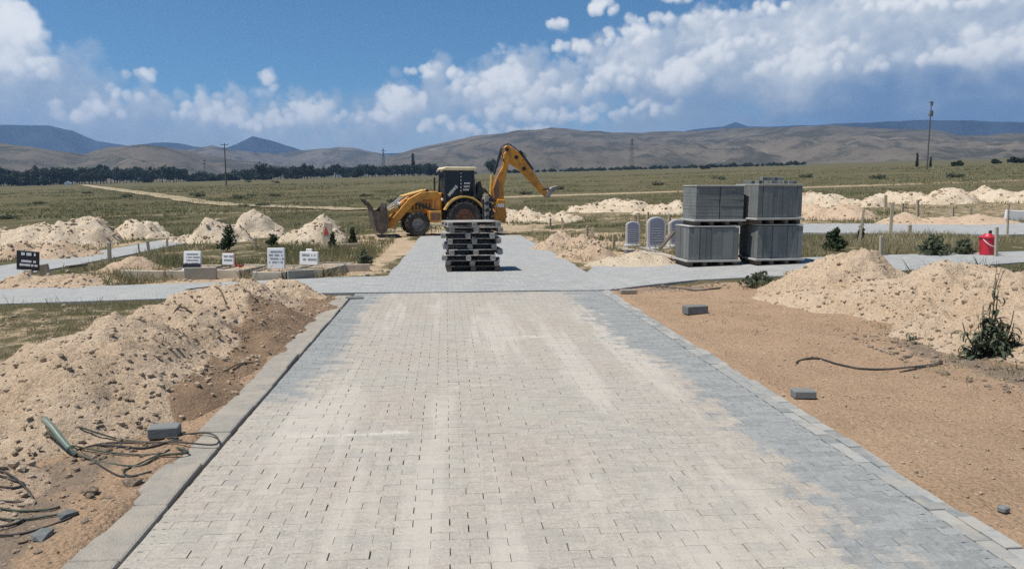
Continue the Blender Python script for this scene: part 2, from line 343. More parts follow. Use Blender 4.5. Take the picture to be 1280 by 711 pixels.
# pavers (dust over the middle of the carriageway, clean blue grey along the edges)
def paver_mat(name, clean, dusty, dust='road', brick=False):
    m, t, b = new_mat(name); v = posn(t); x, y, z = t.sep(v)
    row = t.m('FLOOR', t.m('DIVIDE', y, .09)); off = t.m('MULTIPLY', t.m('MODULO', row, 2), .5)
    colm = t.m('FLOOR', t.m('ADD', t.m('DIVIDE', x, .21), off))
    wn = t.node('ShaderNodeTexWhiteNoise', noise_dimensions='2D'); t.put(wn.inputs[0], t.comb(row, colm, 0.0)); rnd = wn.outputs[0]
    n1 = t.noise(t.comb(x, t.m('MULTIPLY', y, .45), 0.0), 1.1, 5, .65); n2 = t.noise(v, 14, 6, .7); n3 = t.noise(v, 5, 5, .65)
    if dust == 'road':
        dr = t.mapr(t.m('ADD', x, t.m('ADD', t.m('MULTIPLY', t.m('SUBTRACT', n1, .5), 1.5), t.m('MULTIPLY', t.m('SUBTRACT', t.noise(v, 4.5, 5, .7), .5), 1.2))), 2.45, 2.0)
        dl = t.mapr(t.m('ADD', x, t.m('MULTIPLY', t.m('SUBTRACT', n1, .5), .9)), -1.5, -1.05)
        near = t.mapr(t.m('ADD', y, t.m('MULTIPLY', n1, 1.2)), 8.1, 7.0)
        fade = t.mapr(y, 13.4, 14.2, 1.0, .35)
        D = t.m('MULTIPLY', t.m('MULTIPLY', dr, t.m('MAXIMUM', dl, near)), fade)
        D = t.mapr(t.m('ADD', D, t.m('MULTIPLY', t.m('SUBTRACT', rnd, .5), .42)), .12, .88)
        D = t.m('MULTIPLY', D, t.mapr(t.m('ADD', t.m('MULTIPLY', n3, .6), t.m('MULTIPLY', rnd, .4)), .2, .55, .80, 1.0))
    else:
        D = t.m('MULTIPLY', t.mapr(n1, .42, .72), .45)
    cl = t.mix(rnd, tuple(q * .88 for q in clean), tuple(q * 1.12 for q in clean))
    cl = t.mix(t.m('MULTIPLY', t.mapr(n2, .45, .64), .6), cl, tuple(q * 1.32 for q in clean))
    cl = t.mix(t.m('MULTIPLY', t.mapr(t.noise(v, 40, 4, .75), .5, .64), .6), cl, tuple(q * .68 for q in clean))
    du = t.mix(rnd, tuple(q * .955 for q in dusty), tuple(min(1, q * 1.045) for q in dusty))
    du = t.mix(t.mapr(t.noise(v, .55, 4, .6), .38, .66), du, (dusty[0] * 1.0, dusty[1] * .94, dusty[2] * .88))
    du = t.mix(t.m('MULTIPLY', t.mapr(n2, .44, .64), .75), du, tuple(q * .78 for q in dusty))
    du = t.mix(t.m('MULTIPLY', t.mapr(t.noise(v, 9, 6, .7, .4), .5, .64), .6), du, (dusty[0] * 1.10, dusty[1] * 1.11, dusty[2] * 1.10))
    du = t.mix(t.m('MULTIPLY', t.mapr(t.noise(v, .9, 5, .65), .5, .64), .55), du, (dusty[0] * .96, dusty[1] * 1.0, dusty[2] * .97))
    du = t.mix(t.m('MULTIPLY', t.mapr(t.noise(v, .38, 4, .6, .3), .5, .68), .8), du, (dusty[0] * 1.0, dusty[1] * .95, dusty[2] * .955))
    du = t.mix(t.m('MULTIPLY', t.mapr(t.noise(v, 2.6, 6, .7), .5, .72), .5), du, (dusty[0] * .80, dusty[1] * .81, dusty[2] * .83))
    du = t.mix(t.m('MULTIPLY', t.mapr(t.noise(v, 46, 4, .75), .5, .62), .65), du, tuple(q * .66 for q in dusty))
    du = t.mix(t.m('MULTIPLY', t.mapr(t.noise(v, 38, 4, .75), .53, .64), .55), du, tuple(min(1, q * 1.34) for q in dusty))
    def scrape(y0, hw, xa, xb): return t.m('MULTIPLY', t.mapr(t.m('ABSOLUTE', t.m('SUBTRACT', y, t.m('ADD', t.m('MULTIPLY', x, .03), y0))), hw, hw * .4), t.m('MULTIPLY', t.mapr(x, xa, xa + .1), t.mapr(x, xb, xb - .1)))
    chalk = t.m('MULTIPLY', t.m('MAXIMUM', scrape(5.86, .06, -1.45, -.25), t.m('MAXIMUM', scrape(7.2, .07, .0, .55), scrape(9.6, .12, .75, 1.35))), t.m('MULTIPLY', t.mapr(rnd, .2, .5), t.mapr(n2, .35, .6)))
    du = t.mix(t.m('MULTIPLY', chalk, .75), du, (.58, .55, .49))
    hs = t.noise(t.comb(t.m('MULTIPLY', x, 5.0), t.m('MULTIPLY', y, 34.0), 0.0), 1.0, 5, .7)  # fine cross streaks put the shading of the paver rows into the colour
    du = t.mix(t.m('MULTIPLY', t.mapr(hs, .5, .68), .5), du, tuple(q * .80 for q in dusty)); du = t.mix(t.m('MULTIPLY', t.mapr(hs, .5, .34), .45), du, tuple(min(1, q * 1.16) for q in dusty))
    # pale streaks trodden and driven along the carriageway
    st = t.noise(t.comb(t.m('MULTIPLY', x, 1.6), t.m('MULTIPLY', y, .16), 2.0), 1.6, 5, .6)
    du = t.mix(t.m('MULTIPLY', t.mapr(st, .49, .64), .7), du, tuple(min(1, q * 1.20) for q in dusty))
    c = t.mix(D, cl, du); hgt = n2
    if brick:
        bt = t.node('ShaderNodeTexBrick'); t.put(bt.inputs['Vector'], v); bt.offset = .5
        bt.inputs['Scale'].default_value = 1; bt.inputs['Brick Width'].default_value = .21; bt.inputs['Row Height'].default_value = .09
        bt.inputs['Mortar Size'].default_value = .006; bt.inputs['Color1'].default_value = (.92, .92, .92, 1)
        bt.inputs['Color2'].default_value = (1.05, 1.05, 1.05, 1); bt.inputs['Mortar'].default_value = (.72, .72, .72, 1)
        c = t.mix(1.0, c, bt.outputs[0], 'MULTIPLY')
    t.put(b.inputs['Base Color'], c); b.inputs['Roughness'].default_value = .92; b.inputs['Specular IOR Level'].default_value = .2
    t.put(b.inputs['Normal'], t.bump(t.m('ADD', hgt, t.noise(v, 60, 4, .7)), .6, .008)); return m
CLEAN, DUSTY = (.262, .267, .258), (.405, .368, .317)
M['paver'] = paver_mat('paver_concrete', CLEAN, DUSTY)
M['street'] = paver_mat('street_pavers', (.335, .337, .325), (.40, .385, .355), dust='street', brick=True)
M['joint'] = simple('joint_sand', (.36, .32, .27), 1, var=.2, scale=12)
M['kerb'] = simple('kerb_concrete', (.305, .28, .24), .95, world=True, var=.28, scale=14, dirt=(.40, .345, .275), dirt_amt=.75, bump=.8, bd=.012)
M['border'] = simple('border_stone', (.275, .28, .268), .95, world=True, var=.3, scale=16, dirt=(.38, .345, .29), dirt_amt=.75, dscale=5, bump=.4, bd=.008)
M['border_b'] = simple('border_stone_pale', (.33, .33, .31), .95, world=True, var=.3, scale=16, dirt=(.38, .345, .29), dirt_amt=.75, dscale=5, bump=.4, bd=.008)
M['border_c'] = simple('border_stone_dark', (.22, .23, .225), .95, world=True, var=.3, scale=16, dirt=(.38, .345, .29), dirt_amt=.75, dscale=5, bump=.4, bd=.008)
M['block'] = simple('new_concrete_block', (.150, .158, .152), .95, var=.22, scale=9, bump=.4, bd=.006, dirt=(.24, .25, .25), dirt_amt=.5)
M['block_b'] = simple('new_concrete_block_pale', (.19, .197, .188), .95, var=.2, scale=9, bump=.4, bd=.006, dirt=(.13, .14, .15), dirt_amt=.5)
M['wood'] = simple('weathered_pallet_wood', (.37, .345, .31), .95, var=.4, scale=9, bump=.4, bd=.006, dirt=(.12, .105, .09), dirt_amt=.6)
M['block_c'] = simple('new_concrete_block_dark', (.118, .124, .12), .95, var=.2, scale=9, bump=.4, bd=.006, dirt=(.2, .2, .2), dirt_amt=.5)
M['board'] = simple('pale_production_board', (.40, .395, .37), .9, var=.2, scale=6, dirt=(.25, .25, .23), dirt_amt=.5, bump=.3)
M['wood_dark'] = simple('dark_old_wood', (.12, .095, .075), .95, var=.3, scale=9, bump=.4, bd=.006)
M['stake'] = simple('stake_wood', (.42, .345, .25), .95, var=.3, scale=9, bump=.4, bd=.006)
M['yellow'] = simple('worn_orange_yellow_paint', (.62, .265, .03), .5, var=.2, scale=4, dirt=(.24, .13, .055), dirt_amt=.7, bump=.08, spec=.4)
M['yellow2'] = simple('faded_yellow_paint', (.66, .40, .10), .5, var=.12, scale=4, dirt=(.4, .28, .12), dirt_amt=.5, bump=.08, spec=.4)
M['cream'] = simple('cream_roof_paint', (.72, .62, .40), .55, var=.1, scale=4, dirt=(.45, .35, .2), dirt_amt=.4, bump=.05)
M['black'] = simple('black_paint', (.022, .024, .028), .45, var=.3, scale=5, dirt=(.10, .085, .07), dirt_amt=.35, bump=.05, spec=.4)
M['rubber'] = simple('dusty_tyre_rubber', (.035, .033, .031), .9, var=.3, scale=6, dirt=(.17, .135, .10), dirt_amt=.5, bump=.3)
M['rim'] = simple('rusty_rim', (.20, .085, .05), .7, var=.3, scale=7, dirt=(.25, .2, .15), dirt_amt=.6)
M['steel'] = simple('worn_bucket_steel', (.10, .08, .068), .65, metal=.3, var=.4, scale=5, dirt=(.22, .17, .125), dirt_amt=.7, bump=.3)
M['chrome'] = simple('hydraulic_chrome', (.55, .55, .55), .25, metal=.9, var=.1, bump=0)
M['grey_metal'] = simple('dusty_grey_metal', (.33, .30, .27), .7, var=.3, scale=8, dirt=(.12, .1, .09), dirt_amt=.6)
M['white'] = simple('white_marking', (.72, .73, .74), .7, var=.08, bump=0)
M['marble'] = simple('white_marble', (.74, .74, .73), .5, var=.06, scale=8, bump=.08, dirt=(.5, .45, .38), dirt_amt=.35)
M['grey_stone'] = simple('grey_weathered_stone', (.50, .50, .49), .7, var=.12, scale=8, bump=.15, dirt=(.34, .31, .27), dirt_amt=.5)
M['track'] = soil_mat('track_earth', (.38, .315, .21), (.31, .25, .155), (.2, .16, .1))
M['ink'] = simple('dark_lettering', (.24, .25, .28), .8, var=.2, bump=0)
M['ink_blue'] = simple('slate_blue_panel', (.20, .22, .29), .6, var=.2, bump=.05)
M['sign_black'] = simple('black_sign_board', (.018, .02, .026), .45, var=.2, bump=.04)
M['concrete'] = simple('pale_concrete_slab', (.50, .44, .35), .95, var=.18, scale=6, dirt=(.33, .25, .17), dirt_amt=.6, bump=.4)
M['concrete_dark'] = simple('grey_concrete_slab', (.29, .265, .225), .95, var=.2, scale=6, dirt=(.36, .29, .2), dirt_amt=.5, bump=.4)
M['red'] = simple('red_plastic', (.52, .03, .05), .42, var=.12, bump=.03, spec=.45)
M['red2'] = simple('faded_red', (.42, .07, .05), .6, var=.2, bump=.05)
M['hose'] = simple('dark_green_hose', (.035, .05, .038), .6, var=.4, scale=8, dirt=(.2, .17, .12), dirt_amt=.45, bump=.1)
M['hose_black'] = simple('black_cable', (.03, .03, .032), .6, var=.3, scale=8, dirt=(.2, .16, .12), dirt_amt=.35, bump=.1)
M['bottle'] = simple('green_plastic', (.13, .18, .145), .4, var=.2, bump=.08, dirt=(.3, .26, .2), dirt_amt=.5)
M['pole'] = simple('dark_pole', (.10, .09, .08), .9, var=.2)
m, t, b = new_mat('cab_glass'); b.inputs['Base Color'].default_value = (.012, .02, .034, 1); b.inputs['Roughness'].default_value = .08
b.inputs['Specular IOR Level'].default_value = .5; tr = t.node('ShaderNodeBsdfTransparent'); tr.inputs[0].default_value = (.42, .50, .58, 1)
mx = t.node('ShaderNodeMixShader'); mx.inputs[0].default_value = .28; t.l.new(b.outputs[0], mx.inputs[1]); t.l.new(tr.outputs[0], mx.inputs[2])
t.l.new(mx.outputs[0], [n for n in t.n if n.type == 'OUTPUT_MATERIAL'][0].inputs[0]); M['glass'] = m
def leaf_mat(name, a, c_, rough=.75):
    m, t, b = new_mat(name); w = attr_n(t, 'tint')[2]
    t.put(b.inputs['Base Color'], t.mix(w, a, c_)); b.inputs['Roughness'].default_value = rough
    tl = t.node('ShaderNodeBsdfTranslucent'); t.put(tl.inputs[0], t.mix(w, a, c_)); mx = t.node('ShaderNodeMixShader'); mx.inputs[0].default_value = .25
    t.l.new(b.outputs[0], mx.inputs[1]); t.l.new(tl.outputs[0], mx.inputs[2])
    t.l.new(mx.outputs[0], [n for n in t.n if n.type == 'OUTPUT_MATERIAL'][0].inputs[0]); return m
M['grass'] = leaf_mat('dry_and_green_grass', (.135, .145, .06), (.40, .335, .20))
M['leaf_dark'] = leaf_mat('dark_evergreen_leaf', (.018, .035, .016), (.05, .075, .03))
M['leaf_weed'] = leaf_mat('grey_green_weed_leaf', (.06, .078, .045), (.16, .175, .11))
M['leaf_tree'] = leaf_mat('far_tree_leaf', (.020, .032, .017), (.042, .056, .026))
M['bark'] = simple('bark', (.10, .075, .055), .95, var=.3, scale=8)

# hills
def hill_mat(name, a, c_, d, k):
    m, t, b = new_mat(name); v = posn(t); n1 = t.noise(v, .0016 * k, 6, .62, .4); n2 = t.noise(v, .009 * k, 6, .68)
    c = t.mix(t.mapr(n1, .36, .64), a, c_); c = t.mix(t.m('MULTIPLY', t.mapr(n2, .44, .6), .85), c, d)
    c = t.mix(t.m('MULTIPLY', t.mapr(t.noise(v, .004 * k, 5, .7), .6, .72), .6), c, tuple(min(1, q * 1.9) for q in c_))
    t.put(b.inputs['Base Color'], c); b.inputs['Roughness'].default_value = 1; b.inputs['Specular IOR Level'].default_value = 0
    t.put(b.inputs['Normal'], t.bump(t.noise(v, .006 * k, 7, .65), .6, 25 / k)); return m
M['hill'] = hill_mat('dry_hill', (.102, .088, .066), (.150, .125, .094), (.054, .053, .040), 1)
M['mount'] = hill_mat('far_mountain', (.020, .034, .058), (.028, .045, .072), (.013, .023, .042), .4)  # blue of the distant haze partly put into the rock colour
#SECTION2
# ================================================================== THE SETTING
def axis(lo, hi, a, b, step, grow, extra=()):
    v = list(np.arange(a, b + 1e-6, step)); s = step; x = b
    while x < hi: s *= grow; x += s; v.append(x)
    s = step; x = a
    while x > lo: s *= grow; x -= s; v.append(x)
    v = [q for q in v if all(abs(q - e) > .06 for e in extra)] + list(extra)
    return np.array(sorted(v))
XE0, XE1, YE = -1.865, 3.02, 14.02
gx = axis(-7500, 7500, -15, 17, .2, 1.12, (XE0, XE0 + .02, XE1 - .02, XE1))
gy = axis(-40, 7800, 1.6, 34, .2, 1.11, (YE - .02, YE))
GX, GY = np.meshgrid(gx, gy)
def gnoise(x, y):
    return (fbm(x, y, .9, 4, .5, 3) * .022 + fbm(x, y, 4.5, 3, .5, 4) * .012) * (1 - sstep(60, 140, np.hypot(x, y)))
def ground_z(x, y):
    z = zt(x, y) - .012 + gnoise(x, y)
    left = sstep(-1.9, -2.2, x) * sstep(14, 13, y); z = z + left * .0          # soil banked against the kerb
    z = z + (.030 + .022 * fbm(x, y, 2.6, 3, .5, 19)) * sstep(-2.15, -1.95, x) * (x < -1.8) * (y < 14)
    z = z + (.014 + .010 * fbm(x, y, 1.2, 3, .5, 23)) * sstep(3.5, 3.05, x) * (x > 2.9) * (y < 14)
    return z
GZ = ground_z(GX, GY)
rec = (GX > XE0 + .01) & (GX < XE1 - .01) & (GY < YE - .01)
GZ = np.where(rec, -.11, GZ)
edge_n = (~rec) & (GX > XE0 - .02) & (GX < XE1 - .005) & (GY < YE + .3)
GZ = np.where(edge_n, np.minimum(GZ, .004), GZ)
street_z = ((np.abs(GY - 16.3) < 3.4)) | ((GX > -1.6) & (GX < 3.5) & (GY > 14) & (GY < 32)) | ((np.abs(GX + 11.3) < 2) & (GY > 16) & (GY < 34)) | ((GX > 9) & (GY > 20) & (GY < 35))
GZ = np.where(street_z & ~rec, np.minimum(GZ, zt(GX, GY) - .005), GZ)
nx, ny = len(gx), len(gy)
idx = np.arange(nx * ny).reshape(ny, nx)
quads = np.stack([idx[:-1, :-1], idx[:-1, 1:], idx[1:, 1:], idx[1:, :-1]], -1).reshape(-1, 4)
ground = np_mesh('ground', np.stack([GX, GY, GZ], -1).reshape(-1, 3), quads, M['ground'], smooth=True); tag(ground, kind='structure')
n_ = fbm(GX, GY, .45, 4, .55, 8)
Zr = np.maximum(sstep(2.85, 2.95, GX) * sstep(6.9, 5.6, GX + n_ * .4) * sstep(14.9, 14.2, GY), .95 * sstep(-3.6, -2.9, GX) * sstep(14, 13.5, GY) * (GX < 0))
Zg = np.maximum(.85 * sstep(-2.05, -2.45, GX) * sstep(-3.3, -2.7, GX) * sstep(13.5, 12.5, GY) * (.35 + .5 * sstep(7.2, 5.4, GY) + n_ * .35), 0)
Zg = np.maximum(Zg, (.42 + .3 * n_) * sstep(-1.95, -2.2, GX) * sstep(6.0, 5.0, GY))
Zg = np.maximum(Zg, .75 * np.exp(-((GX - 4.3) / 1.0) ** 2 - ((GY - 14.2) / .45) ** 2))
Zg = np.maximum(Zg, .62 * sstep(4.9, 5.5, GX) * sstep(7.2, 6.3, GX) * sstep(9.6, 8.4, GY))
Zb = np.zeros_like(GX)
for (x0, x1, y0, y1, s, w) in [(-30, -1.0, 16.3, 19.6, 1.0, .85), (-13, -1.2, 19, 33, 2.5, .42), (-4.6, -1.1, 16.4, 31, .8, .78), (3.0, 8.5, 17.8, 31, 1.2, .72), (-22, -13, 22, 32, 2, .7),
                               (4, 24, 40, 52, 5, .45), (8, 45, 26, 50, 4, .48), (9, 40, 18, 23, 1.5, .36), (-10, -3.6, 5, 14, 1.6, .47), (6.5, 16, 8, 15, 1.5, .42),
                               (-4, 6, 30, 44, 3, .6), (-1.2, 3.2, 30, 34, 2, .8)]:
    q = np.minimum(np.minimum(GX - x0, x1 - GX), np.minimum(GY - y0, y1 - GY)); Zb = np.maximum(Zb, w * sstep(-s, s, q + n_ * s * .7))
# a pale strip of bare earth across the field on the right, another on the left
Zb = np.maximum(Zb, .62 * np.exp(-((GY - 88 - .05 * GX) / 6) ** 2) * (GX > 0)); Zb = np.maximum(Zb, .5 * np.exp(-((GY - 62) / 3.5) ** 2) * (GX < -2) * sstep(-60, -20, GX))
zone = np.stack([Zr, Zg * (Zr < 2), Zb, np.ones_like(GX)], -1).reshape(-1, 4)
attr(ground, 'zone', zone, 'FLOAT_COLOR')

# field track
tp = [P(104, 231.5), P(135, 236), P(190, 243.5), P(260, 254), P(340, 258.5), P(400, 260.5), P(450, 263)]
pts = spline(tp, 10); v = []; f = []
for i, p in enumerate(pts):
    d = (pts[min(i + 1, len(pts) - 1)] - pts[max(i - 1, 0)]); s = Vector((-d.y, d.x, 0)).normalized() * (.9 + min(p.y, 300) * .006 + .3 * math.sin(i * 1.7))
    for q in (p - s, p + s): v.append((q.x, q.y, float(zt(q.x, q.y)) + .05 + p.y * .0004))
for i in range(len(pts) - 1): f.append((2 * i, 2 * i + 1, 2 * i + 3, 2 * i + 2))
tag(mesh_obj('track', v, f, M['track']), kind='structure')

# ------------------------------------------------------------------ hills and mountains
def hills(name, prof, r0, r1, r2, mat, amp, seed, step=5, base=-30):
    px = np.arange(prof[0][0], prof[-1][0] + 1, step); py = np.interp(px, [p[0] for p in prof], [p[1] for p in prof])
    py = py + fbm(px, px * 0, .02, 4, .55, seed) * 1.6
    ks = np.concatenate([np.linspace(0, 1, 34), np.linspace(1.05, 2, 10)]); V = np.zeros((len(px), len(ks), 3))
    for i, (a, b_) in enumerate(zip(px, py)):
        d = ray(a, b_); hl = math.hypot(d.x, d.y); dx_, dy_ = d.x / hl, d.y / hl
        wob = 1 + .10 * float(fbm(a, 0, .006, 3, .5, seed + 2))
        rr = np.where(ks <= 1, r0 + (r1 * wob - r0) * ks, r1 * wob + (r2 - r1) * (ks - 1))
        zr = EYE + d.z / hl * r1 * wob
        x, y = dx_ * rr, dy_ * rr; z0 = zt(x, y) + base * np.abs(1 - ks)
        prf = np.where(ks <= 1, ks ** 1.5 * (1 - .18 * np.sin(ks * math.pi)), np.cos((ks - 1) * math.pi / 2))
        er = fbm(x, y, 3.2 / (r1 - r0), 6, .55, seed + 5); er = -np.abs(er) * 1.6 + .5
        V[i, :, 0] = x; V[i, :, 1] = y
        V[i, :, 2] = z0 * (1 - prf) + zr * prf + er * amp * np.sin(np.clip(ks, 0, 1) * math.pi) * (zr - z0)
    a, k = len(px), len(ks); ii = np.arange(a * k).reshape(a, k)
    q = np.stack([ii[:-1, :-1], ii[1:, :-1], ii[1:, 1:], ii[:-1, 1:]], -1).reshape(-1, 4)
    return tag(np_mesh(name, V.reshape(-1, 3), q, mat, smooth=True), kind='structure')
hills('hill', [(480, 203), (490, 196), (520, 186), (560, 178), (600, 170), (650, 162), (690, 159), (740, 163), (800, 166), (860, 164), (905, 161), (960, 160),
      (1000, 158), (1040, 158), (1080, 160), (1130, 161), (1165, 163), (1200, 170), (1240, 169), (1280, 166), (1400, 160), (1700, 168), (2100, 185)], 1300, 3100, 5200, M['hill'], .28, 1)
hills('hill', [(-700, 180), (-300, 172), (-80, 176), (0, 178), (30, 182), (60, 187), (105, 193), (135, 185), (180, 180), (215, 186), (245, 191), (300, 201), (350, 208), (420, 213)], 1250, 2500, 4200, M['hill'], .28, 2)
hills('hill', [(180, 200), (225, 190), (250, 183), (265, 181), (300, 190), (345, 193), (375, 188), (405, 184), (440, 183), (470, 189), (500, 197), (560, 205)], 2600, 4300, 6000, M['hill'], .34, 3)
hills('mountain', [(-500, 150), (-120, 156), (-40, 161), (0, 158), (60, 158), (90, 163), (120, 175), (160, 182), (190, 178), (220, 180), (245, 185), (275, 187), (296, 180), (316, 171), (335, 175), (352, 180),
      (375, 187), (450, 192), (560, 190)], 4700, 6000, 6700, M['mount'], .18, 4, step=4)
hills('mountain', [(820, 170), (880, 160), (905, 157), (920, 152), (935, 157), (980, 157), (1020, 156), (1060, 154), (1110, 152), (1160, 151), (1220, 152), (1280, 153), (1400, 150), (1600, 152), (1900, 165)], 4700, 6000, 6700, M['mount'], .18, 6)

# ------------------------------------------------------------------ air
hz = box('haze', (0, 3950, 235), (17000, 9000, 960), None); tag(hz, kind='stuff')
hm = bpy.data.materials.new('haze_air'); hm.use_nodes = True; hm.node_tree.nodes.clear(); H_ = NT(hm.node_tree)
pv = H_.node('ShaderNodeVolumePrincipled'); pv.inputs['Color'].default_value = (.38, .62, 1.0, 1); pv.inputs['Density'].default_value = 1.15e-4
pv.inputs['Anisotropy'].default_value = .2
ho = H_.node('ShaderNodeOutputMaterial'); H_.l.new(pv.outputs[0], ho.inputs['Volume']); hz.data.materials.append(hm)

# ------------------------------------------------------------------ the paved road
PL, PW = .21, .09
def paver_mesh(gapx, gapy, amp=.007, th=.075, bev=.003):
    xs = [-.5, -.44, -.38, -.24, -.18, 0, .06, .12, .26, .32, .5]; es = [0, 0, 1, 1, 0, 0, 0, 1, 1, 0, 0]
    hw = (PL - gapx) / 2; hl = (PW - gapy) / 2
    top = [(-hw + (x + .5) * 2 * hw, hl + e * amp - amp / 2) for x, e in zip(xs, es)]
    bot = [(x, y - 2 * hl) for x, y in top][::-1]
    out = bot[::-1] + top[::-1]                       # counter clockwise
    n = len(out); V = [(x, y, -th) for x, y in out] + [(x, y, 0) for x, y in out]; Fc = []
    for i in range(n): Fc.append((i, (i + 1) % n, n + (i + 1) % n, n + i))
    V = np.array(V, float)
    Fc += [(n + i, n + i + 1, n + n - 2 - i, n + n - 1 - i) for i in range(n // 2 - 1)]
    return V, np.array(Fc)
road = mesh_obj('road', [(-1.674, -2, -.022), (2.86, -2, -.022), (2.86, 14.0, -.022), (-1.674, 14.0, -.022)], [(0, 1, 2, 3)], M['joint']); tag(road, kind='structure')
variants = [paver_mesh(gx_, .0004) for gx_ in (.004, .007, .0008)]
vmeshes = []
for V, Fc in variants:
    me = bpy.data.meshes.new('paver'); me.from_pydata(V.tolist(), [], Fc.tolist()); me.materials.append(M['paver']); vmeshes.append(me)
X0, X1 = -1.672, 2.845; cells = []
for r in range(int(-1.9 / PW), int(13.93 / PW) + 1):
    y = r * PW + PW / 2; off = .5 * (r % 2)
    for c in range(-9, 15):
        xa = (c - off) * PL; xb = xa + PL
        xa2, xb2 = max(xa, X0), min(xb, X1)
        if xb2 - xa2 > .04: cells.append(((xa2 + xb2) / 2, y, (xb2 - xa2) / PL, r, c))
random.seed(3)
def seen(cx, cy):
    d = Vector((cx, cy, -EYE)); w = d.dot(cF)
    if w < .5: return None
    u, v = 640 + F * d.dot(cR) / w, 355.5 - F * d.dot(cU) / w
    return (u, v, w) if -10 < u < 1290 and -10 < v < 722 else None
vis = sorted([c for c in cells if seen(c[0], c[1])], key=lambda c: seen(c[0], c[1])[2])
near = set((c[3], c[4]) for c in vis[:300]); stuffV = []; stuffF = []; nv = 0
for (cx, cy, sx, r, c) in cells:
    k = random.choice((0, 0, 1, 1, 2, 2, 2)); dz = random.gauss(0, .0005); tx, ty = random.gauss(0, .003), random.gauss(0, .002); rz = random.gauss(0, .004)
    jx = random.gauss(0, .0012)
    if (r, c) in near:
        o = bpy.data.objects.new('paver', vmeshes[k]); link(o, road); o.location = (cx + jx, cy, dz); o.rotation_euler = (tx, ty, rz); o.scale = (sx, 1, 1)
    else:
        V, Fc = variants[k]; q = V.copy(); q[:, 0] *= sx; x = q[:, 0].copy()
        q[:, 0] = x - rz * q[:, 1] + cx + jx; q[:, 1] = q[:, 1] + rz * x + cy; q[:, 2] += dz + ty * -x + tx * (q[:, 1] - cy)
        stuffV.append(q); stuffF.append(Fc + nv); nv += len(q)
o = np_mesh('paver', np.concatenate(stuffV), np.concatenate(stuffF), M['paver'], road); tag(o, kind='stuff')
# border stones flush with the road on the right
y = -1.6; 
bms = []
for k in range(3):
    bm = bmesh.new(); add_box(bm, (0, 0, -.05), (.0985, .197, .10)); o = obj_bm('border_stone', bm, (M['border'], M['border_b'], M['border_c'])[k], road, bevel=.003); bms.append(o.data)
    if k < 2: bpy.data.objects.remove(o)
    else: o.location = (2.90, -1.6, 0)
while y < 13.75:
    y += .20
    for c in (0, 1):
        o = bpy.data.objects.new('border_stone', random.choice(bms)); link(o, road); o.location = (2.90 + .102 * c + random.gauss(0, .0025), y + .1 * c, .003 + random.gauss(0, .0025)); o.rotation_euler = (random.gauss(0, .008), random.gauss(0, .012), random.gauss(0, .01))
# raised kerb on the left
kerb = box('kerb', (-1.81, 6.0, -.10), (.24, 15.6, .05), M['concrete_dark']); tag(kerb, 'raised dusty concrete kerb running along the left edge of the paved road', 'kerb')
bm = bmesh.new(); add_prism(bm, [(-.14, -.07), (.125, -.07), (.125, .008), (.112, .017), (-.14, .018)], -.347, .347); ks_ = obj_bm('kerb_stone', bm, M['kerb'], kerb, bevel=.008)
y = -1.4; first = True
while y < 13.7:
    o = ks_ if first else ks_.copy()
    if not first: link(o, kerb)
    first = False
    o.location = (-1.815 + random.gauss(0, .007), y, random.gauss(0, .004)); o.rotation_euler = (random.gauss(0, .006), random.gauss(0, .012), random.gauss(0, .008)); y += .70

# ------------------------------------------------------------------ streets
def street(name, near, far, z=.02, sub=.5):
    """strip between two polylines of equal point count"""
    a = []; b_ = []
    for i in range(len(near) - 1):
        n = max(1, int((Vector(near[i + 1]) - Vector(near[i])).length / sub))
        for k in range(n):
            u = k / n; a.append(Vector(near[i]).lerp(Vector(near[i + 1]), u)); b_.append(Vector(far[i]).lerp(Vector(far[i + 1]), u))
    a.append(Vector(near[-1])); b_.append(Vector(far[-1])); v = []; f = []; W_ = 8
    for i, (p, q) in enumerate(zip(a, b_)):
        j = .025 * float(fbm(i, 0, .7, 2))
        for k in range(W_ + 1):
            s = p.lerp(q, k / W_); v.append((s.x + j, s.y + j, float(zt(s.x, s.y)) + z))
        for s in (p, q): v.append((s.x + j, s.y + j, float(zt(s.x, s.y)) + z - .12))
    S = W_ + 3
    for i in range(len(a) - 1):
        for k in range(W_): f.append((i * S + k, (i + 1) * S + k, (i + 1) * S + k + 1, i * S + k + 1))
        f.append((i * S + W_ + 1, (i + 1) * S + W_ + 1, (i + 1) * S, i * S)); f.append((i * S + W_, (i + 1) * S + W_, (i + 1) * S + W_ + 2, i * S + W_ + 2))
    return tag(mesh_obj(name, v, f, M['street']), kind='structure')
street('cross_street', [(-60, 14.3), (-12, 14.2), (-4.6, 14.05), (-1.75, 14.01), (3.06, 14.01), (3.9, 14.5), (5.1, 15.0), (9.8, 15.15), (12.7, 15.7), (60, 16)],
       [(-60, 16.7), (-12, 16.6), (-4.6, 16.4), (-1.9, 16.6), (3.2, 17.1), (3.6, 18.3), (5.1, 18.6), (11.0, 18.3), (14.2, 17.9), (60, 19)], .012)
street('road', [(-1.3, 16.6), (-1.22, 20), (-1.1, 26), (-1.05, 31)], [(3.2, 16.6), (3.2, 20), (3.1, 26), (3.0, 31)], .008)
street('side_street', [(-9.6, 16.5), (-10.4, 19.5), (-10.1, 24), (-10.0, 40)], [(-11.9, 16.5), (-12.5, 22), (-11.9, 28), (-11.9, 40)], .02)
street('back_street', [(9.5, 27.6), (13.2, 26.6), (17.7, 22.6), (60, 18)], [(12, 33), (16, 31.5), (22.4, 27.5), (62, 24)], .03)
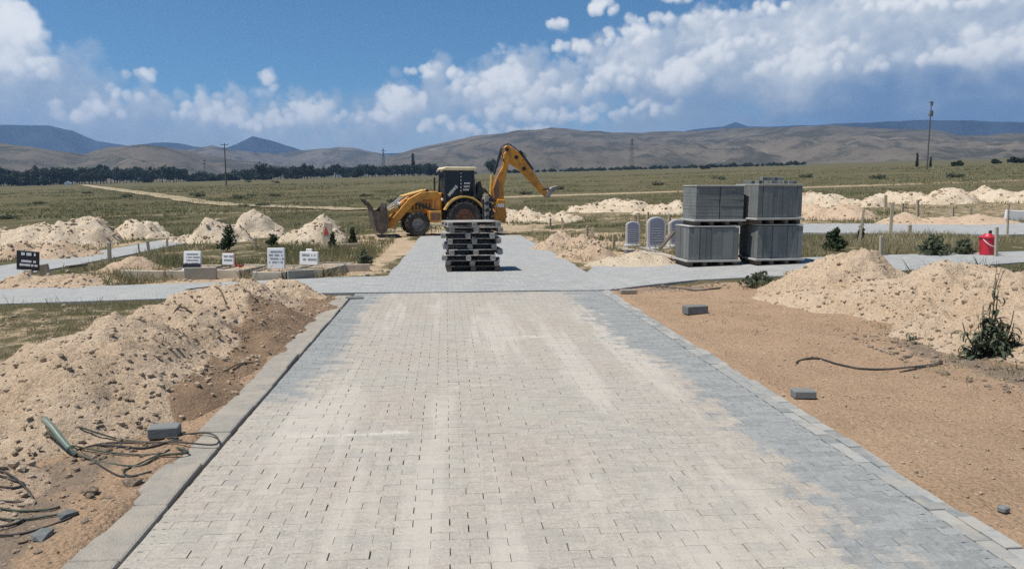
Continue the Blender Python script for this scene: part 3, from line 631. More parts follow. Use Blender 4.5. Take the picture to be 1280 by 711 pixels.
# rims of the streets: dark edge stones along the nearest edge
# ------------------------------------------------------------------ soil mounds
ICO = None
def ico_variants(k=6):
    out = []
    for s in range(k):
        bm = bmesh.new(); bmesh.ops.create_icosphere(bm, subdivisions=1, radius=1); rs = np.random.default_rng(s)
        V = np.array([v.co[:] for v in bm.verts]) * (1 + rs.uniform(-.3, .3, (len(bm.verts), 1))); V *= rs.uniform(.65, 1.2, 3) * np.array([1, 1, .75])
        Fc = np.array([[v.index for v in f.verts] for f in bm.faces]); bm.free(); out.append((V, Fc))
    return out
ICO = ico_variants()
def scatter(name, pts, sizes, mat, parent=None, seed=1):
    rs = np.random.default_rng(seed); Vs = []; Fs = []; n = 0
    for p, s in zip(pts, sizes):
        V, Fc = ICO[rs.integers(len(ICO))]; a = rs.uniform(0, 6.28); c, d = math.cos(a), math.sin(a)
        q = np.stack([V[:, 0] * c - V[:, 1] * d, V[:, 0] * d + V[:, 1] * c, V[:, 2]], -1) * s + np.asarray(p); Vs.append(q); Fs.append(Fc + n); n += len(q)
    return tag(np_mesh(name, np.concatenate(Vs), np.concatenate(Fs), mat, parent), kind='stuff')
def mound(bumps, res, label, seed, mat='soil', rough=.06, clods=0, csize=(.01, .035), low=None, cmat='clod', sharp=.10):
    B = np.array(bumps, float); mg = .3 + .75 * B[:, 3].max(); x0, x1 = (B[:, 0] - B[:, 3]).min() - mg, (B[:, 0] + B[:, 3]).max() + mg
    y0, y1 = (B[:, 1] - B[:, 3]).min() - mg, (B[:, 1] + B[:, 3]).max() + mg
    def hf(X, Y):
        wx = X + fbm(X, Y, .9, 3, .5, seed) * .16 * B[:, 3].mean(); wy = Y + fbm(X, Y, .9, 3, .5, seed + 3) * .16 * B[:, 3].mean()
        acc = np.full(np.shape(X), -9.0)
        for bx, by, h, r in B:
            d = np.hypot(wx - bx, wy - by) / r; pr = h * (1 + sharp - np.sqrt(d * d + sharp * sharp * 4 * .5)) ; k = .10 * h + .02
            m_ = np.maximum(acc, pr); acc = m_ + k * np.exp(-np.abs(acc - pr) / k) * .35
        n = fbm(X, Y, 1.3 / max(.3, B[:, 3].mean()), 7, .60, seed + 6)
        return acc + n * rough * np.clip(acc / .2 + .25, 0, 1.3)
    xs = np.arange(x0, x1, res); ys = np.arange(y0, y1, res); X, Y = np.meshgrid(xs, ys); hh = hf(X, Y)
    keep = hh > -.05; Z = zt(X, Y) + np.maximum(hh, -.08) - .01
    ii = np.arange(X.size).reshape(X.shape); k4 = keep[:-1, :-1] | keep[1:, :-1] | keep[:-1, 1:] | keep[1:, 1:]
    q = np.stack([ii[:-1, :-1], ii[:-1, 1:], ii[1:, 1:], ii[1:, :-1]], -1)[k4]
    used = np.unique(q); remap = np.full(X.size, -1); remap[used] = np.arange(len(used))
    V = np.stack([X, Y, Z], -1).reshape(-1, 3)[used]; org = Vector((float(B[:, 0].mean()), float(B[:, 1].mean()), 0)); org.z = float(zt(org.x, org.y))
    o = np_mesh('soil_mound', V - np.array(org), remap[q], M[mat], smooth=True); o.location = org; tag(o, label, 'mound')
    if low is not None: attr(o, 'low', low(V[:, 0], V[:, 1], V[:, 2]))
    if clods:
        rs = np.random.default_rng(seed); x, y = rs.uniform(x0, x1, clods * 9), rs.uniform(y0, y1, clods * 9); h = hf(x, y); g_ = np.where(h > 0)[0][:clods]; x, y, h = x[g_], y[g_], h[g_]
        sz = csize[0] + (csize[1] - csize[0]) * rs.random(len(x)) ** 5; pts = np.stack([x - org.x, y - org.y, zt(x, y) + h - .01 + sz * .2 - org.z], -1)
        scatter('clod', pts, sz, M[cmat], o, seed)
    return o, hf
lowL = lambda x, y, z: np.clip(sstep(-2.6, -2.15, x + .35 * fbm(x, y, .8, 3, .5, 2)) * 1.1, 0, 1)  # darker road side: brown rubble, with some shade put into the soil colour
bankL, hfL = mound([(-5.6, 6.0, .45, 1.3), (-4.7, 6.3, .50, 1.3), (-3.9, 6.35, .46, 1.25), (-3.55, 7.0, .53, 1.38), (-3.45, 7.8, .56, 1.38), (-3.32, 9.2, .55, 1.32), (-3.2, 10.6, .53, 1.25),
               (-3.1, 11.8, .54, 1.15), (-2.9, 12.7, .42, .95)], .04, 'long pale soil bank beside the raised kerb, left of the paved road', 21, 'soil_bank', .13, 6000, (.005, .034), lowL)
lowR = lambda x, y, z: np.clip(sstep(6.1, 5.4, x + .3 * fbm(x, y, .9, 3, .5, 5)) * sstep(9.2, 7.6, y) * .9, 0, 1)
bankR, hfR = mound([(6.85, 12.7, .76, 1.3), (6.5, 12.2, .46, 1.05), (6.9, 11.3, .56, 1.3), (7.25, 10.3, .60, 1.45), (7.3, 9.1, .56, 1.5), (7.45, 7.8, .50, 1.55), (7.6, 6.4, .5, 1.5), (8.2, 9.8, .5, 1.3)],
               .045, 'large pale soil bank on the right behind the tall weed', 33, 'soil_bank', .15, 4600, (.006, .04), lowR)
def px_mound(items, base, res, label, seed, rfac=1.55, **kw):
    """items: (px, peak_y, half width px); base = image row of the foot"""
    b_ = []
    for px, py, hw, by in [(i + (base,))[:4] if len(i) == 3 else i for i in items]:
        p = P(px, by); w = (p - Vector((0, 0, EYE))).dot(cF); h = max(.12, (by - py) / F * w * .97)
        b_.append((p.x, p.y + hw / F * w * .5, h, max(hw / F * w * rfac, h * .9)))
    return mound(b_, res, label, seed, **kw)[0]
far = dict(mat='soil_far', rough=.20, sharp=.26)
px_mound([(-30, 284, 30), (10, 283, 26), (52, 275, 28), (98, 270, 28)], 306, .10, 'long row of pale soil heaps at the far left behind the side street', 41, clods=500, csize=(.03, .12), **far)
px_mound([(20, 300, 24), (75, 300, 26)], 322, .10, 'low reddish soil heap along the side street behind the black sign', 42, clods=250, csize=(.03, .09), mat='soil', rough=.12)
px_mound([(125, 287, 16), (148, 281, 14), (174, 275, 18)], 298, .09, 'small pale soil heaps right of the far left row', 43, clods=200, csize=(.03, .1), **far)
px_mound([(222, 292, 16), (250, 284, 20), (270, 271, 22)], 302, .09, 'pale soil heap behind the young bushy tree', 44, clods=300, csize=(.03, .1), **far)
px_mound([(312, 264, 22), (296, 278, 18)], 296, .09, 'rounded brown topped soil heap right of the young bushy tree', 45, clods=160, csize=(.03, .1), **far)
px_mound([(398, 263, 26), (372, 283, 22), (416, 280, 14)], 304, .08, 'steep pointed pale soil heap left of the loader bucket', 46, rfac=1.2, clods=200, csize=(.03, .09), mat='soil_far', rough=.10, sharp=.10)
px_mound([(636, 257, 14), (662, 262, 18), (700, 262, 18)], 277, .10, 'pale soil heaps right of the backhoe boom', 47, clods=200, csize=(.03, .12), **far)
px_mound([(742, 253, 16), (770, 247, 20), (794, 251, 16)], 264, .12, 'far pale soil heaps above the arched headstones', 48, clods=150, csize=(.05, .14), **far)
px_mound([(822, 256, 16), (842, 251, 16)], 267, .12, 'pale soil heap just left of the stacked pavers', 49, clods=80, csize=(.05, .14), **far)
px_mound([(1015, 240, 20), (1045, 242, 20), (1085, 247, 16)], 258, .13, 'far pale soil heaps just right of the stacked pavers', 50, clods=160, csize=(.05, .16), **far)
px_mound([(1118, 242, 18), (1150, 239, 22), (1188, 230, 24)], 254, .13, 'tall pale soil heap in the far right row', 51, clods=200, csize=(.05, .16), **far)
px_mound([(1235, 234, 28)], 252, .12, 'white topped cone of soil in the far right row', 52, clods=80, csize=(.05, .14), **far)
px_mound([(1290, 236, 22)], 252, .12, 'pale soil heap cut by the right edge of the view', 53, clods=60, csize=(.05, .14), **far)
px_mound([(1060, 255, 26), (1020, 256, 20)], 273, .11, 'reddish soil heap beyond the back street near the stacked pavers', 54, mat='soil', rough=.12, clods=120, csize=(.04, .1))
px_mound([(1135, 268, 20), (1180, 272, 30)], 280, .10, 'low pinkish soil heap beside the back street', 55, mat='soil', rough=.08, clods=60, csize=(.03, .08))
px_mound([(1235, 269, 26)], 280, .10, 'low grassy soil heap at the right end of the back street', 56, mat='soil', rough=.08, clods=40, csize=(.03, .08))
px_mound([(700, 288, 14, 306), (683, 296, 12, 312), (727, 296, 12, 310)], 310, .06, 'brown soil heaps on the right edge of the road past the crossing', 57, mat='soil', rough=.10, clods=200, csize=(.02, .07))
px_mound([(748, 299, 18, 322), (720, 309, 16, 322)], 322, .06, 'pink tinted soil heap beside the two short stakes', 58, mat='soil', rough=.08, clods=150, csize=(.02, .06))
px_mound([(800, 312, 26, 331), (770, 319, 20, 331), (826, 318, 16, 331)], 331, .05, 'low spread of grey sand in front of the arched headstones', 59, mat='soil_far', rough=.05, clods=80, csize=(.015, .05))
px_mound([(160, 322, 22, 338)], 338, .05, 'small earth mound with a burrow beside the white stake', 60, mat='soil', rough=.05, clods=60, csize=(.015, .05))
px_mound([(60, 344, 22, 356), (105, 345, 26, 356), (20, 346, 18, 357)], 356, .05, 'low ridge of broken soil around the black sign', 61, mat='soil', rough=.10, clods=300, csize=(.015, .06))
px_mound([(1175, 337, 22, 350)], 350, .05, 'small grassy hump behind the right soil bank', 62, mat='soil', rough=.08, clods=60, csize=(.015, .05))

_, hfH = mound([(-3.25, 4.95, .22, .55), (-3.75, 4.7, .26, .7), (-3.0, 4.6, .12, .4)], .03, 'small heap of pale broken clods at the left edge in front of the soil bank', 64, mat='soil', rough=.09, clods=420, csize=(.008, .05))
# loose stones and clods lying about
def lay(name, boxes, n, size, mat, seed, label=None, hf=None):
    rs = np.random.default_rng(seed); pts = []; sz = []
    for (x0, x1, y0, y1, w) in boxes:
        k = int(n * w); x, y = rs.uniform(x0, x1, k), rs.uniform(y0, y1, k); s = size[0] + (size[1] - size[0]) * rs.random(k) ** 3
        h = np.maximum(0, hf(x, y)) if hf else 0
        pts.extend(np.stack([x, y, ground_z(x, y) + h + s * .15], -1).tolist()); sz.extend(s.tolist())
    return scatter(name, pts, sz, M[mat], None, seed)
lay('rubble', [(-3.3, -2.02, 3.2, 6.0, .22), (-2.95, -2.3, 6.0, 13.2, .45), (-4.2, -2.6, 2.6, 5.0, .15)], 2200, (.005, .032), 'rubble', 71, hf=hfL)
lay('rubble', [(3.2, 5.6, 13.6, 14.6, 1)], 260, (.006, .04), 'rubble', 77)
lay('gravel', [(-3.3, -2.0, 3.2, 13.4, 1)], 700, (.004, .022), 'clod', 78, hf=hfL)
lay('gravel', [(3.1, 5.8, 2.8, 13.8, .7), (4.8, 6.4, 6, 10.5, .3)], 3000, (.004, .020), 'clod', 72, hf=hfR)
lay('rubble', [(5.0, 6.3, 5.5, 9.2, 1)], 700, (.006, .042), 'rubble', 73, hf=hfR)
lay('gravel', [(-9, -4.4, 6, 13.8, .5), (7.5, 14, 8, 15, .5)], 900, (.01, .05), 'clod', 74)
lay('gravel', [(-11, -1.4, 16.8, 20, .5), (3.4, 9, 19, 30, .5)], 1300, (.015, .07), 'clod', 75)
lay('gravel', [(-1.6, 2.9, 3.5, 14, 1)], 90, (.003, .009), 'clod', 76)
#SECTION3
# ================================================================== VEGETATION
def blades(name, spots, mat, seed, nb=6, kind='stuff'):
    """spots: (x, y, z, height, spread, tint, width)"""
    rs = np.random.default_rng(seed); S = np.repeat(np.array(spots, float), nb, 0); n = len(S)
    a = rs.uniform(0, 6.283, n); lean = rs.uniform(.05, .75, n); hgt = S[:, 3] * rs.uniform(.5, 1.15, n); r = S[:, 4] * np.sqrt(rs.random(n)); b = rs.uniform(0, 6.283, n)
    bx, by = S[:, 0] + np.cos(b) * r, S[:, 1] + np.sin(b) * r; w = S[:, 6] * rs.uniform(.8, 1.9, n); t = rs.uniform(0, 6.283, n)
    wx, wy = np.cos(t) * w / 2, np.sin(t) * w / 2; z = S[:, 2] - .02; dx_, dy_ = np.cos(a) * lean * hgt, np.sin(a) * lean * hgt
    V = np.stack([np.stack([bx - wx, by - wy, z], -1), np.stack([bx + wx, by + wy, z], -1),
                  np.stack([bx + wx * .7 + dx_ * .565, by + wy * .7 + dy_ * .565, z + hgt * .62], -1), np.stack([bx + dx_, by + dy_, z + hgt], -1)], 1).reshape(-1, 3)
    q = np.arange(n * 4).reshape(-1, 4); o = np_mesh(name, V, q, mat); tint = np.clip(S[:, 5] + rs.normal(0, .16, n), 0, 1)
    attr(o, 'tint', np.repeat(tint, 4)); return tag(o, kind=kind)
rs = np.random.default_rng(5)
def in_street(x, y):
    if -1.95 < x < 3.1 and y < 32: return True
    if 13.9 < y < (18.4 if x > 3 else 16.7): return True
    if -12.6 < x < -9.7 and 16.3 < y < 34: return True
    if 9 < x < 40 and 33 - .35 * (x - 9) > y > 27.3 - .42 * (x - 9) - .5: return True
    return False
spots = []
def in_street_v(x, y):
    m = (x > -1.95) & (x < 3.1) & (y < 32)
    m |= (y > 13.9) & (y < np.where(x > 3, 18.4, 16.7)); m |= (x > -12.6) & (x < -9.7) & (y > 16.3) & (y < 34)
    return m | ((x > 9) & (x < 40) & (33 - .35 * (x - 9) > y) & (y > 27.3 - .42 * (x - 9) - .5))
def sow(x0, x1, y0, y1, n, h, sp, w, tint, thr=-.2, clump=.6, hf=None):
    x, y = rs.uniform(x0, x1, n), rs.uniform(y0, y1, n); k = fbm(x, y, clump, 3, .5, 14); ok = ~in_street_v(x, y) & (k >= thr); z = ground_z(x, y)
    if hf is not None: hh = hf(x, y); ok &= hh < .12; z = z + np.maximum(0, hh)
    tt = np.clip(tint + .45 * fbm(x, y, .25, 3, .5, 25), .02, 1)
    q = np.stack([x, y, z, h * rs.uniform(.5, 1.25, n) * (1 + .4 * np.maximum(k, 0)), np.full(n, sp), tt, np.full(n, w)], -1)
    spots.extend(q[ok].tolist())
sow(-10, -4.3, 5.0, 13.9, 6000, .08, .08, .0055, .60, -.3, .7, hfL)
sow(-9.5, -5.2, 6.5, 11.5, 1800, .14, .10, .006, .48, .12, .5, hfL)
sow(-10, -3, 13.2, 13.95, 420, .07, .06, .005, .7, -.4)
sow(-8, -2, 16.7, 18.6, 900, .20, .08, .010, .42, .05)
sow(-10, -2, 16.6, 19, 700, .13, .08, .009, .5, .0)
sow(-9.6, -1.4, 19, 30, 2600, .20, .14, .013, .45, -.15)
sow(3.4, 9, 19, 31, 1200, .18, .14, .013, .45, .0)
sow(7.6, 15, 8.5, 15, 2600, .17, .09, .008, .5, -.15, .6, hfR)
sow(4.4, 7.0, 13.4, 15.0, 300, .12, .08, .008, .45, -.3, .6, hfR)
sow(8.5, 17, 18.4, 24.5, 3000, .19, .13, .010, .48, -.15)
sow(3.4, 24, 24, 44, 4000, .20, .2, .02, .42, -.15, .3)
sow(7.8, 13, 11.2, 15.0, 900, .30, .10, .008, .40, .05, .6, hfR)
sow(-8, -2, 18.4, 24, 1300, .26, .12, .011, .28, .0)
sow(3.6, 9, 19.2, 26, 700, .26, .12, .012, .26, .05)
sow(5.0, 6.6, 14.2, 15.1, 160, .22, .10, .009, .40, -.2, .6, hfR)
for hf_, n_sp, bx in ((hfL, 46, (-5.5, -2.3, 5.6, 13)), (hfR, 40, (5.6, 8.5, 6, 13.4))):
    x, y = rs.uniform(bx[0], bx[1], n_sp), rs.uniform(bx[2], bx[3], n_sp); h_ = hf_(x, y)
    spots.extend([(a, b, float(zt(a, b)) + max(0, c) - .01, rs.uniform(.05, .13), .05, rs.uniform(.2, .7), .006) for a, b, c in zip(x, y, h_)])
sow(4.9, 6.4, 5.5, 9.5, 130, .09, .05, .006, .45, -.2, .6, None)
sow(-2.6, -2.0, 5.5, 13.5, 90, .06, .04, .005, .5, -.3, .6, None)
sow(3.15, 5, 9, 14, 60, .06, .05, .005, .5, -.1, .6, None)
near_grass = blades('grass', spots, M['grass'], 6, 7)
spots = []
sow(-26, -9, 24, 60, 4000, .19, .25, .026, .42, -.2, .2); sow(-9, 6, 33, 60, 2400, .18, .25, .026, .45, -.15, .2); sow(4, 45, 40, 75, 5000, .20, .3, .03, .44, -.2, .15)
sow(-60, 0, 60, 140, 5000, .22, .5, .06, .42, -.15, .08); sow(0, 100, 70, 150, 6000, .22, .5, .06, .44, -.15, .08)
sow(-150, 200, 140, 330, 7000, .28, 1.2, .16, .42, -.05, .03)
far_grass = blades('grass', spots, M['grass'], 7, 6)
# tall dry stalks by the left branch of the cross street
spots = [(rs.uniform(-9, -4), rs.uniform(12.6, 13.9), 0, rs.uniform(.12, .30), .03, rs.uniform(.2, .8), .0035) for _ in range(110)]
spots = [(x, y, float(ground_z(x, y)), h, s, t_, w) for x, y, _, h, s, t_, w in spots]
blades('dry_stalk', spots, M['grass'], 8, 3)

def leaf_cloud(name, lobes, n, size, mat, parent=None, seed=0, up=.0):
    """leaf faces spread through ellipsoid lobes (x,y,z,rx,ry,rz)"""
    rs = np.random.default_rng(seed); L = np.array(lobes, float); vol = L[:, 3] * L[:, 4] * L[:, 5]; pick = rs.choice(len(L), n, p=vol / vol.sum())
    d = rs.normal(size=(n, 3)); d /= np.linalg.norm(d, axis=1)[:, None]; rad = rs.random(n) ** .45
    c = L[pick, :3] + d * rad[:, None] * L[pick, 3:6]
    u = rs.normal(size=(n, 3)); u[:, 2] += up; u /= np.linalg.norm(u, axis=1)[:, None]; w = np.cross(u, rs.normal(size=(n, 3))); w /= np.linalg.norm(w, axis=1)[:, None]
    s = size * rs.uniform(.6, 1.4, n)[:, None]
    V = np.stack([c - u * s - w * s * .12, c - w * s * .5 * -1, c + u * s, c - w * s * .5], 1).reshape(-1, 3)
    o = np_mesh(name, V, np.arange(n * 4).reshape(-1, 4), mat, parent); lob = rs.random(len(L))[pick] * .5
    attr(o, 'tint', np.repeat(np.clip(lob + .5 * rs.random(n), 0, 1), 4)); return o

# far trees: four kinds, copied along the belt
def make_tree(kind, seed):
    root = empty('tree', (0, 0, 0)); r = random.Random(seed)
    if kind == 'poplar': lobes = [(r.uniform(-.3, .3), r.uniform(-.3, .3), 2.5 + i * 1.6, 1.5 - .13 * i, 1.5 - .13 * i, 1.6) for i in range(7)]; n, hgt = 420, 4
    elif kind == 'wide': lobes = [(r.uniform(-5, 5), r.uniform(-3, 3), r.uniform(3, 6.5), r.uniform(2, 3.2), r.uniform(2, 3), r.uniform(1.6, 2.4)) for i in range(11)]; n, hgt = 800, 5
    elif kind == 'bush': lobes = [(r.uniform(-2, 2), r.uniform(-2, 2), r.uniform(.8, 2.2), r.uniform(1, 1.8), r.uniform(1, 1.8), r.uniform(.8, 1.3)) for i in range(7)]; n, hgt = 380, 1.6
    else: lobes = [(r.uniform(-2.2, 2.2), r.uniform(-2.2, 2.2), r.uniform(3, 7.5), r.uniform(1.4, 2.3), r.uniform(1.4, 2.3), r.uniform(1.3, 2.2)) for i in range(9)]; n, hgt = 560, 5
    rod('trunk', (0, 0, -.5), (0, 0, hgt), .28, M['bark'], root, 7, .14)
    leaf_cloud('crown', lobes, n, .62, M['leaf_tree'], root, seed); return root
protos = {k: [make_tree(k, 10 * i + s) for s in range(2)] for i, k in enumerate(('poplar', 'wide', 'round', 'bush'))}
usedp = set(); rt = random.Random(4)
def plant(kind, px, dist, scale, label, group=None, cat='tree'):
    p = rt.choice(protos[kind])
    o = p if p.name not in usedp else copy_tree(p)
    usedp.add(p.name); q = at_range(px, dist); o.location = (q.x, q.y, q.z - .1); o.rotation_euler = (0, 0, rt.uniform(0, 6)); o.scale = (scale * rt.uniform(.9, 1.15), scale * rt.uniform(.9, 1.15), scale)
    tag(o, label, cat, group); return o
GB = 'trees in the far belt on the left'; LB = 'dark green tree in the far belt along the plain on the left'
px = -260
while px < 548:
    kind = rt.choice(['round', 'round', 'wide', 'wide', 'bush']) if not 235 < px < 300 else 'bush'
    if px < 120 and rt.random() < .5: kind = 'wide'
    plant(kind, px, rt.uniform(760, 900), (1.7 if px < 220 else 1.38) * rt.uniform(.75, 1.2) * (1.7 if kind == 'bush' else 1), {'wide': 'broad dark', 'bush': 'low bushy', 'round': 'rounded dark'}[kind] + ' tree in the far belt ' + ('left of where the pale track meets it' if px < 104 else 'between the pale track and the wooden power pole' if px < 283 else 'between the wooden power pole and the lattice pylon' if px < 480 else 'between the lattice pylon and the cab'), GB); px += rt.uniform(2.8, 5.6)
plant('wide', 333, 740, 2.0, 'broad rounded dark tree standing out in the far belt')
plant('poplar', 517, 750, 1.7, 'tall slim dark tree in the belt left of the cab')
plant('round', 385, 770, 1.7, 'tall dark tree in the far belt right of the broad rounded one')
plant('round', 614, 640, 1.5, 'dark round tree seen between cab and boom')
GC = 'low far shrubs'; LC = 'low dark shrub on the far edge of the plain right of centre'
px = 556
while px < 1010:
    if not 600 < px < 628: plant('bush', px, rt.uniform(900, 1050), rt.uniform(.9, 1.7), LC, GC, 'shrub')
    px += rt.uniform(3, 9)
for px, d, s, k, lb in [(1144, 330, .42, 'poplar', 'slim dark tree left of the right hand power pole'), (1161, 330, .3, 'poplar', 'small slim dark tree right of the right hand power pole'),
                     (1195, 340, .75, 'bush', 'round dark bush on the rise right of the power pole'), (1243, 420, .8, 'bush', 'low dark bush on the rise near the right edge'), (1268, 420, 1.0, 'bush', 'long dark bush on the rise at the right edge'),
                     (880, 620, 1.1, 'bush', 'low dark bush on the plain above the stacked pavers')]: plant(k, px, d, s, lb, None, 'tree' if k == 'poplar' else 'bush')
for k in protos:
    for p in protos[k]:
        if p.name not in usedp:
            for ch in list(p.children): bpy.data.objects.remove(ch)
            bpy.data.objects.remove(p)
# low shrubs in the field
sh0 = None
for px, py, s in [(330, 258, 1.0), (305, 259, .8), (341, 246, 1.3), (316, 246, 1.2), (12, 274, 1.0), (160, 247, 1.6), (246, 246, 1.8), (300, 249, 1.6), (50, 255, 1.0), (310, 228, 3), (345, 229, 3), (110, 242, 1.5),
                  (700, 237, 1.5), (900, 225, 2.2), (1010, 222, 2), (1100, 224, 2), (1190, 222, 2), (820, 232, 1.6), (655, 243, 1.2), (455, 246, 1.2), (495, 253, 1.1)]:
    p = P(px, py)
    if sh0 is None:
        r = random.Random(2); sh0 = o = empty('field_shrub', p)
        leaf_cloud('foliage', [(r.uniform(-.6, .6), r.uniform(-.5, .5), r.uniform(.1, .45), .4, .4, .28) for _ in range(7)], 420, .10, M['leaf_weed'], o, 4); rod('stem', (0, 0, -.05), (0, 0, .3), .03, M['bark'], o, 6)
    else: o = copy_tree(sh0)
    o.location = p; o.rotation_euler = (0, 0, rt.uniform(0, 6)); o.scale = (s * .8, s * .8, s * .62); tag(o, 'low dark shrub dotted about the open grass field', 'shrub', 'shrubs in the field')

# saplings by the graves
def sapling(px, py, top, label, lean=0, width=.5, dark=True, n=420):
    p = P(px, py); w = p.y; h = (py - top) / F * w; o = empty('sapling', p, 0, label, 'sapling')
    r = random.Random(px); rw = width * h * .5
    lobes = [(lean * h * k / 6 + r.uniform(-.3, .3) * rw, r.uniform(-.3, .3) * rw, h * (.18 + .8 * k / 7), rw * (1.05 - .8 * k / 7) * r.uniform(.8, 1.2), rw * (1.05 - .8 * k / 7), h * .14) for k in range(7)]
    leaf_cloud('foliage', lobes, n, .045 + h * .015, M['leaf_dark' if dark else 'leaf_weed'], o, px, .4); rod('stem', (0, 0, -.05), (lean * h * .5, 0, h * .7), .018, M['bark'], o, 6, .008); return o
sapling(284, 314, 280, 'young bushy evergreen behind the small white plaque', .12, .6)
sapling(341, 308, 292, 'dark conical evergreen behind the tall white plaque', 0, .95)
sapling(417, 313, 290, 'narrow dark evergreen beside the pale stone slab', 0, .45)
sapling(441, 307, 283, 'slim dark cypress left of the loader bucket', 0, .42)
sapling(1042, 313, 282, 'dense dark evergreen bush just right of the stacked pavers', 0, .85, n=800)
sapling(455, 331, 312, 'small green bush at the road edge right of the graves', 0, 1.1, False)
sapling(1165, 319, 290, 'wide grey green weed bush behind the right soil bank', 0, 1.3, False, 700)
sapling(1205, 318, 297, 'grey green weed clump beside the red bucket', 0, 1.2, False, 500)
sapling(1075, 303, 276, 'thin dark weed beside the leaning stake', .05, .4, False, 160)
sapling(950, 358, 338, 'grassy green clump in front of the stacked pavers', 0, 2.2, False, 500)

# the tall weed on the right
wp = P(1236, 438, .05); weed = empty('weed', (wp.x, wp.y, float(ground_z(wp.x, wp.y)) + .02), 0, 'tall dark weed with curling leaves growing at the foot of the right soil bank', 'weed')
r = random.Random(8)
def weed_leaf(seed):
    q = random.Random(seed); L = q.uniform(.18, .36); v = []; f = []; n = 9; curl = q.uniform(2.2, 4.6); x = z = 0; a = q.uniform(.9, 1.35)
    for i in range(n + 1):
        t_ = i / n; w = .016 * math.sin(math.pi * min(1, .12 + t_ * .88)) + .002; v += [(x, -w, z + .004), (x, w, z + .004)]; v.append((x, 0, z))
        a -= curl / n * (.4 + t_); x += math.cos(a) * L / n; z += math.sin(a) * L / n
    for i in range(n):
        k = 3 * i; f += [(k, k + 2, k + 5, k + 3), (k + 2, k + 1, k + 4, k + 5)]
    o = mesh_obj('leaf', v, f, M['leaf_weed'], None, True); attr(o, 'tint', [q.uniform(0, .6)] * len(v)); return o
lv = [weed_leaf(s) for s in range(8)]; nl = 0
for si, (sx, sy, top, lx, ly) in enumerate([(0, 0, .86, .02, 0), (.05, .03, .72, .05, .03), (-.06, .02, .55, -.03, 0), (.14, -.02, .50, .10, 0), (-.16, -.04, .38, -.20, 0), (.02, -.08, .42, 0, -.06), (.22, .04, .34, .12, .05)]):
    pts = [(sx, sy, -.03), (sx + lx * .35, sy + ly * .3, top * .35), (sx + lx * .8, sy + ly * .8, top * .7), (sx + lx, sy + ly, top)]
    tube('stem', pts, .010, M['leaf_weed'] if False else M['bark'], weed, 6, 5, .4); sp = spline(pts, 10)
    for k in range(38 if si < 5 else 34):
        u = r.random() ** 1.7 * .66 if si else r.random() ** 1.4 * .85; p = sp[int(u * (len(sp) - 1))]; o = lv[nl % 8] if nl < 8 else lv[nl % 8].copy()
        if nl >= 8: link(o)
        nl += 1; o.parent = weed; o.location = p; o.rotation_euler = (r.uniform(-.3, .3), r.uniform(-.3, .3), r.uniform(0, 6.28)); s = r.uniform(.6, 1.15) * (1.1 - .6 * u); o.scale = (s, s, s)
leaf_cloud('foliage', [(0, 0, .13, .22, .16, .13), (-.15, -.02, .10, .16, .12, .10), (.17, 0, .10, .17, .13, .10), (.03, .02, .30, .13, .1, .16), (.1, .0, .26, .12, .1, .12)], 330, .035, M['leaf_weed'], weed, 12, .3)
# its bare flowering tops
for k in range(3):
    tube('stem', [(.02 * k, 0, .75), (.03 + .05 * k, .02, .95), (.02 + .09 * k, .02, 1.05 - .06 * k)], .004, M['bark'], weed, 5, 4, .5)
wp = P(1140, 418, .05); w2 = empty('small_weed', (wp.x, wp.y, float(ground_z(wp.x, wp.y)) + max(0, float(hfR(np.array([wp.x]), np.array([wp.y]))[0]))), 0, 'little weed tuft at the foot of the right soil bank', 'weed')
for k in range(14):
    o = lv[k % 8].copy(); link(o, w2); o.rotation_euler = (0, 0, k * 1.3); o.scale = (.5,) * 3; o.location = (r.uniform(-.03, .03), r.uniform(-.03, .03), r.uniform(-.01, .06))
#SECTION4
# ================================================================== THINGS
def marks(name, parent, rows, w, h, mat, loc, rot=(0, 0, 0), th=.004, seed=0, fill=.55, ind=.0):
    """rows of small irregular strokes (writing too small to read) on a plate in its local xz plane, facing -y"""
    r = random.Random(seed); bm = bmesh.new(); rh = h / rows
    for i in range(rows):
        x = -w / 2 + r.uniform(0, .12) * w + ind * i; z = h / 2 - (i + .5) * rh; end = w / 2 - r.uniform(0, .14) * w
        while x < end:
            cw = rh * r.uniform(.22, .5); ch = rh * fill * r.uniform(.75, 1.05)
            if r.random() > .13: add_box(bm, (x + cw / 2, 0, z), (cw * .8, th, ch))
            x += cw
    o = obj_bm(name, bm, mat, parent); o.location = loc; o.rotation_euler = rot; return o

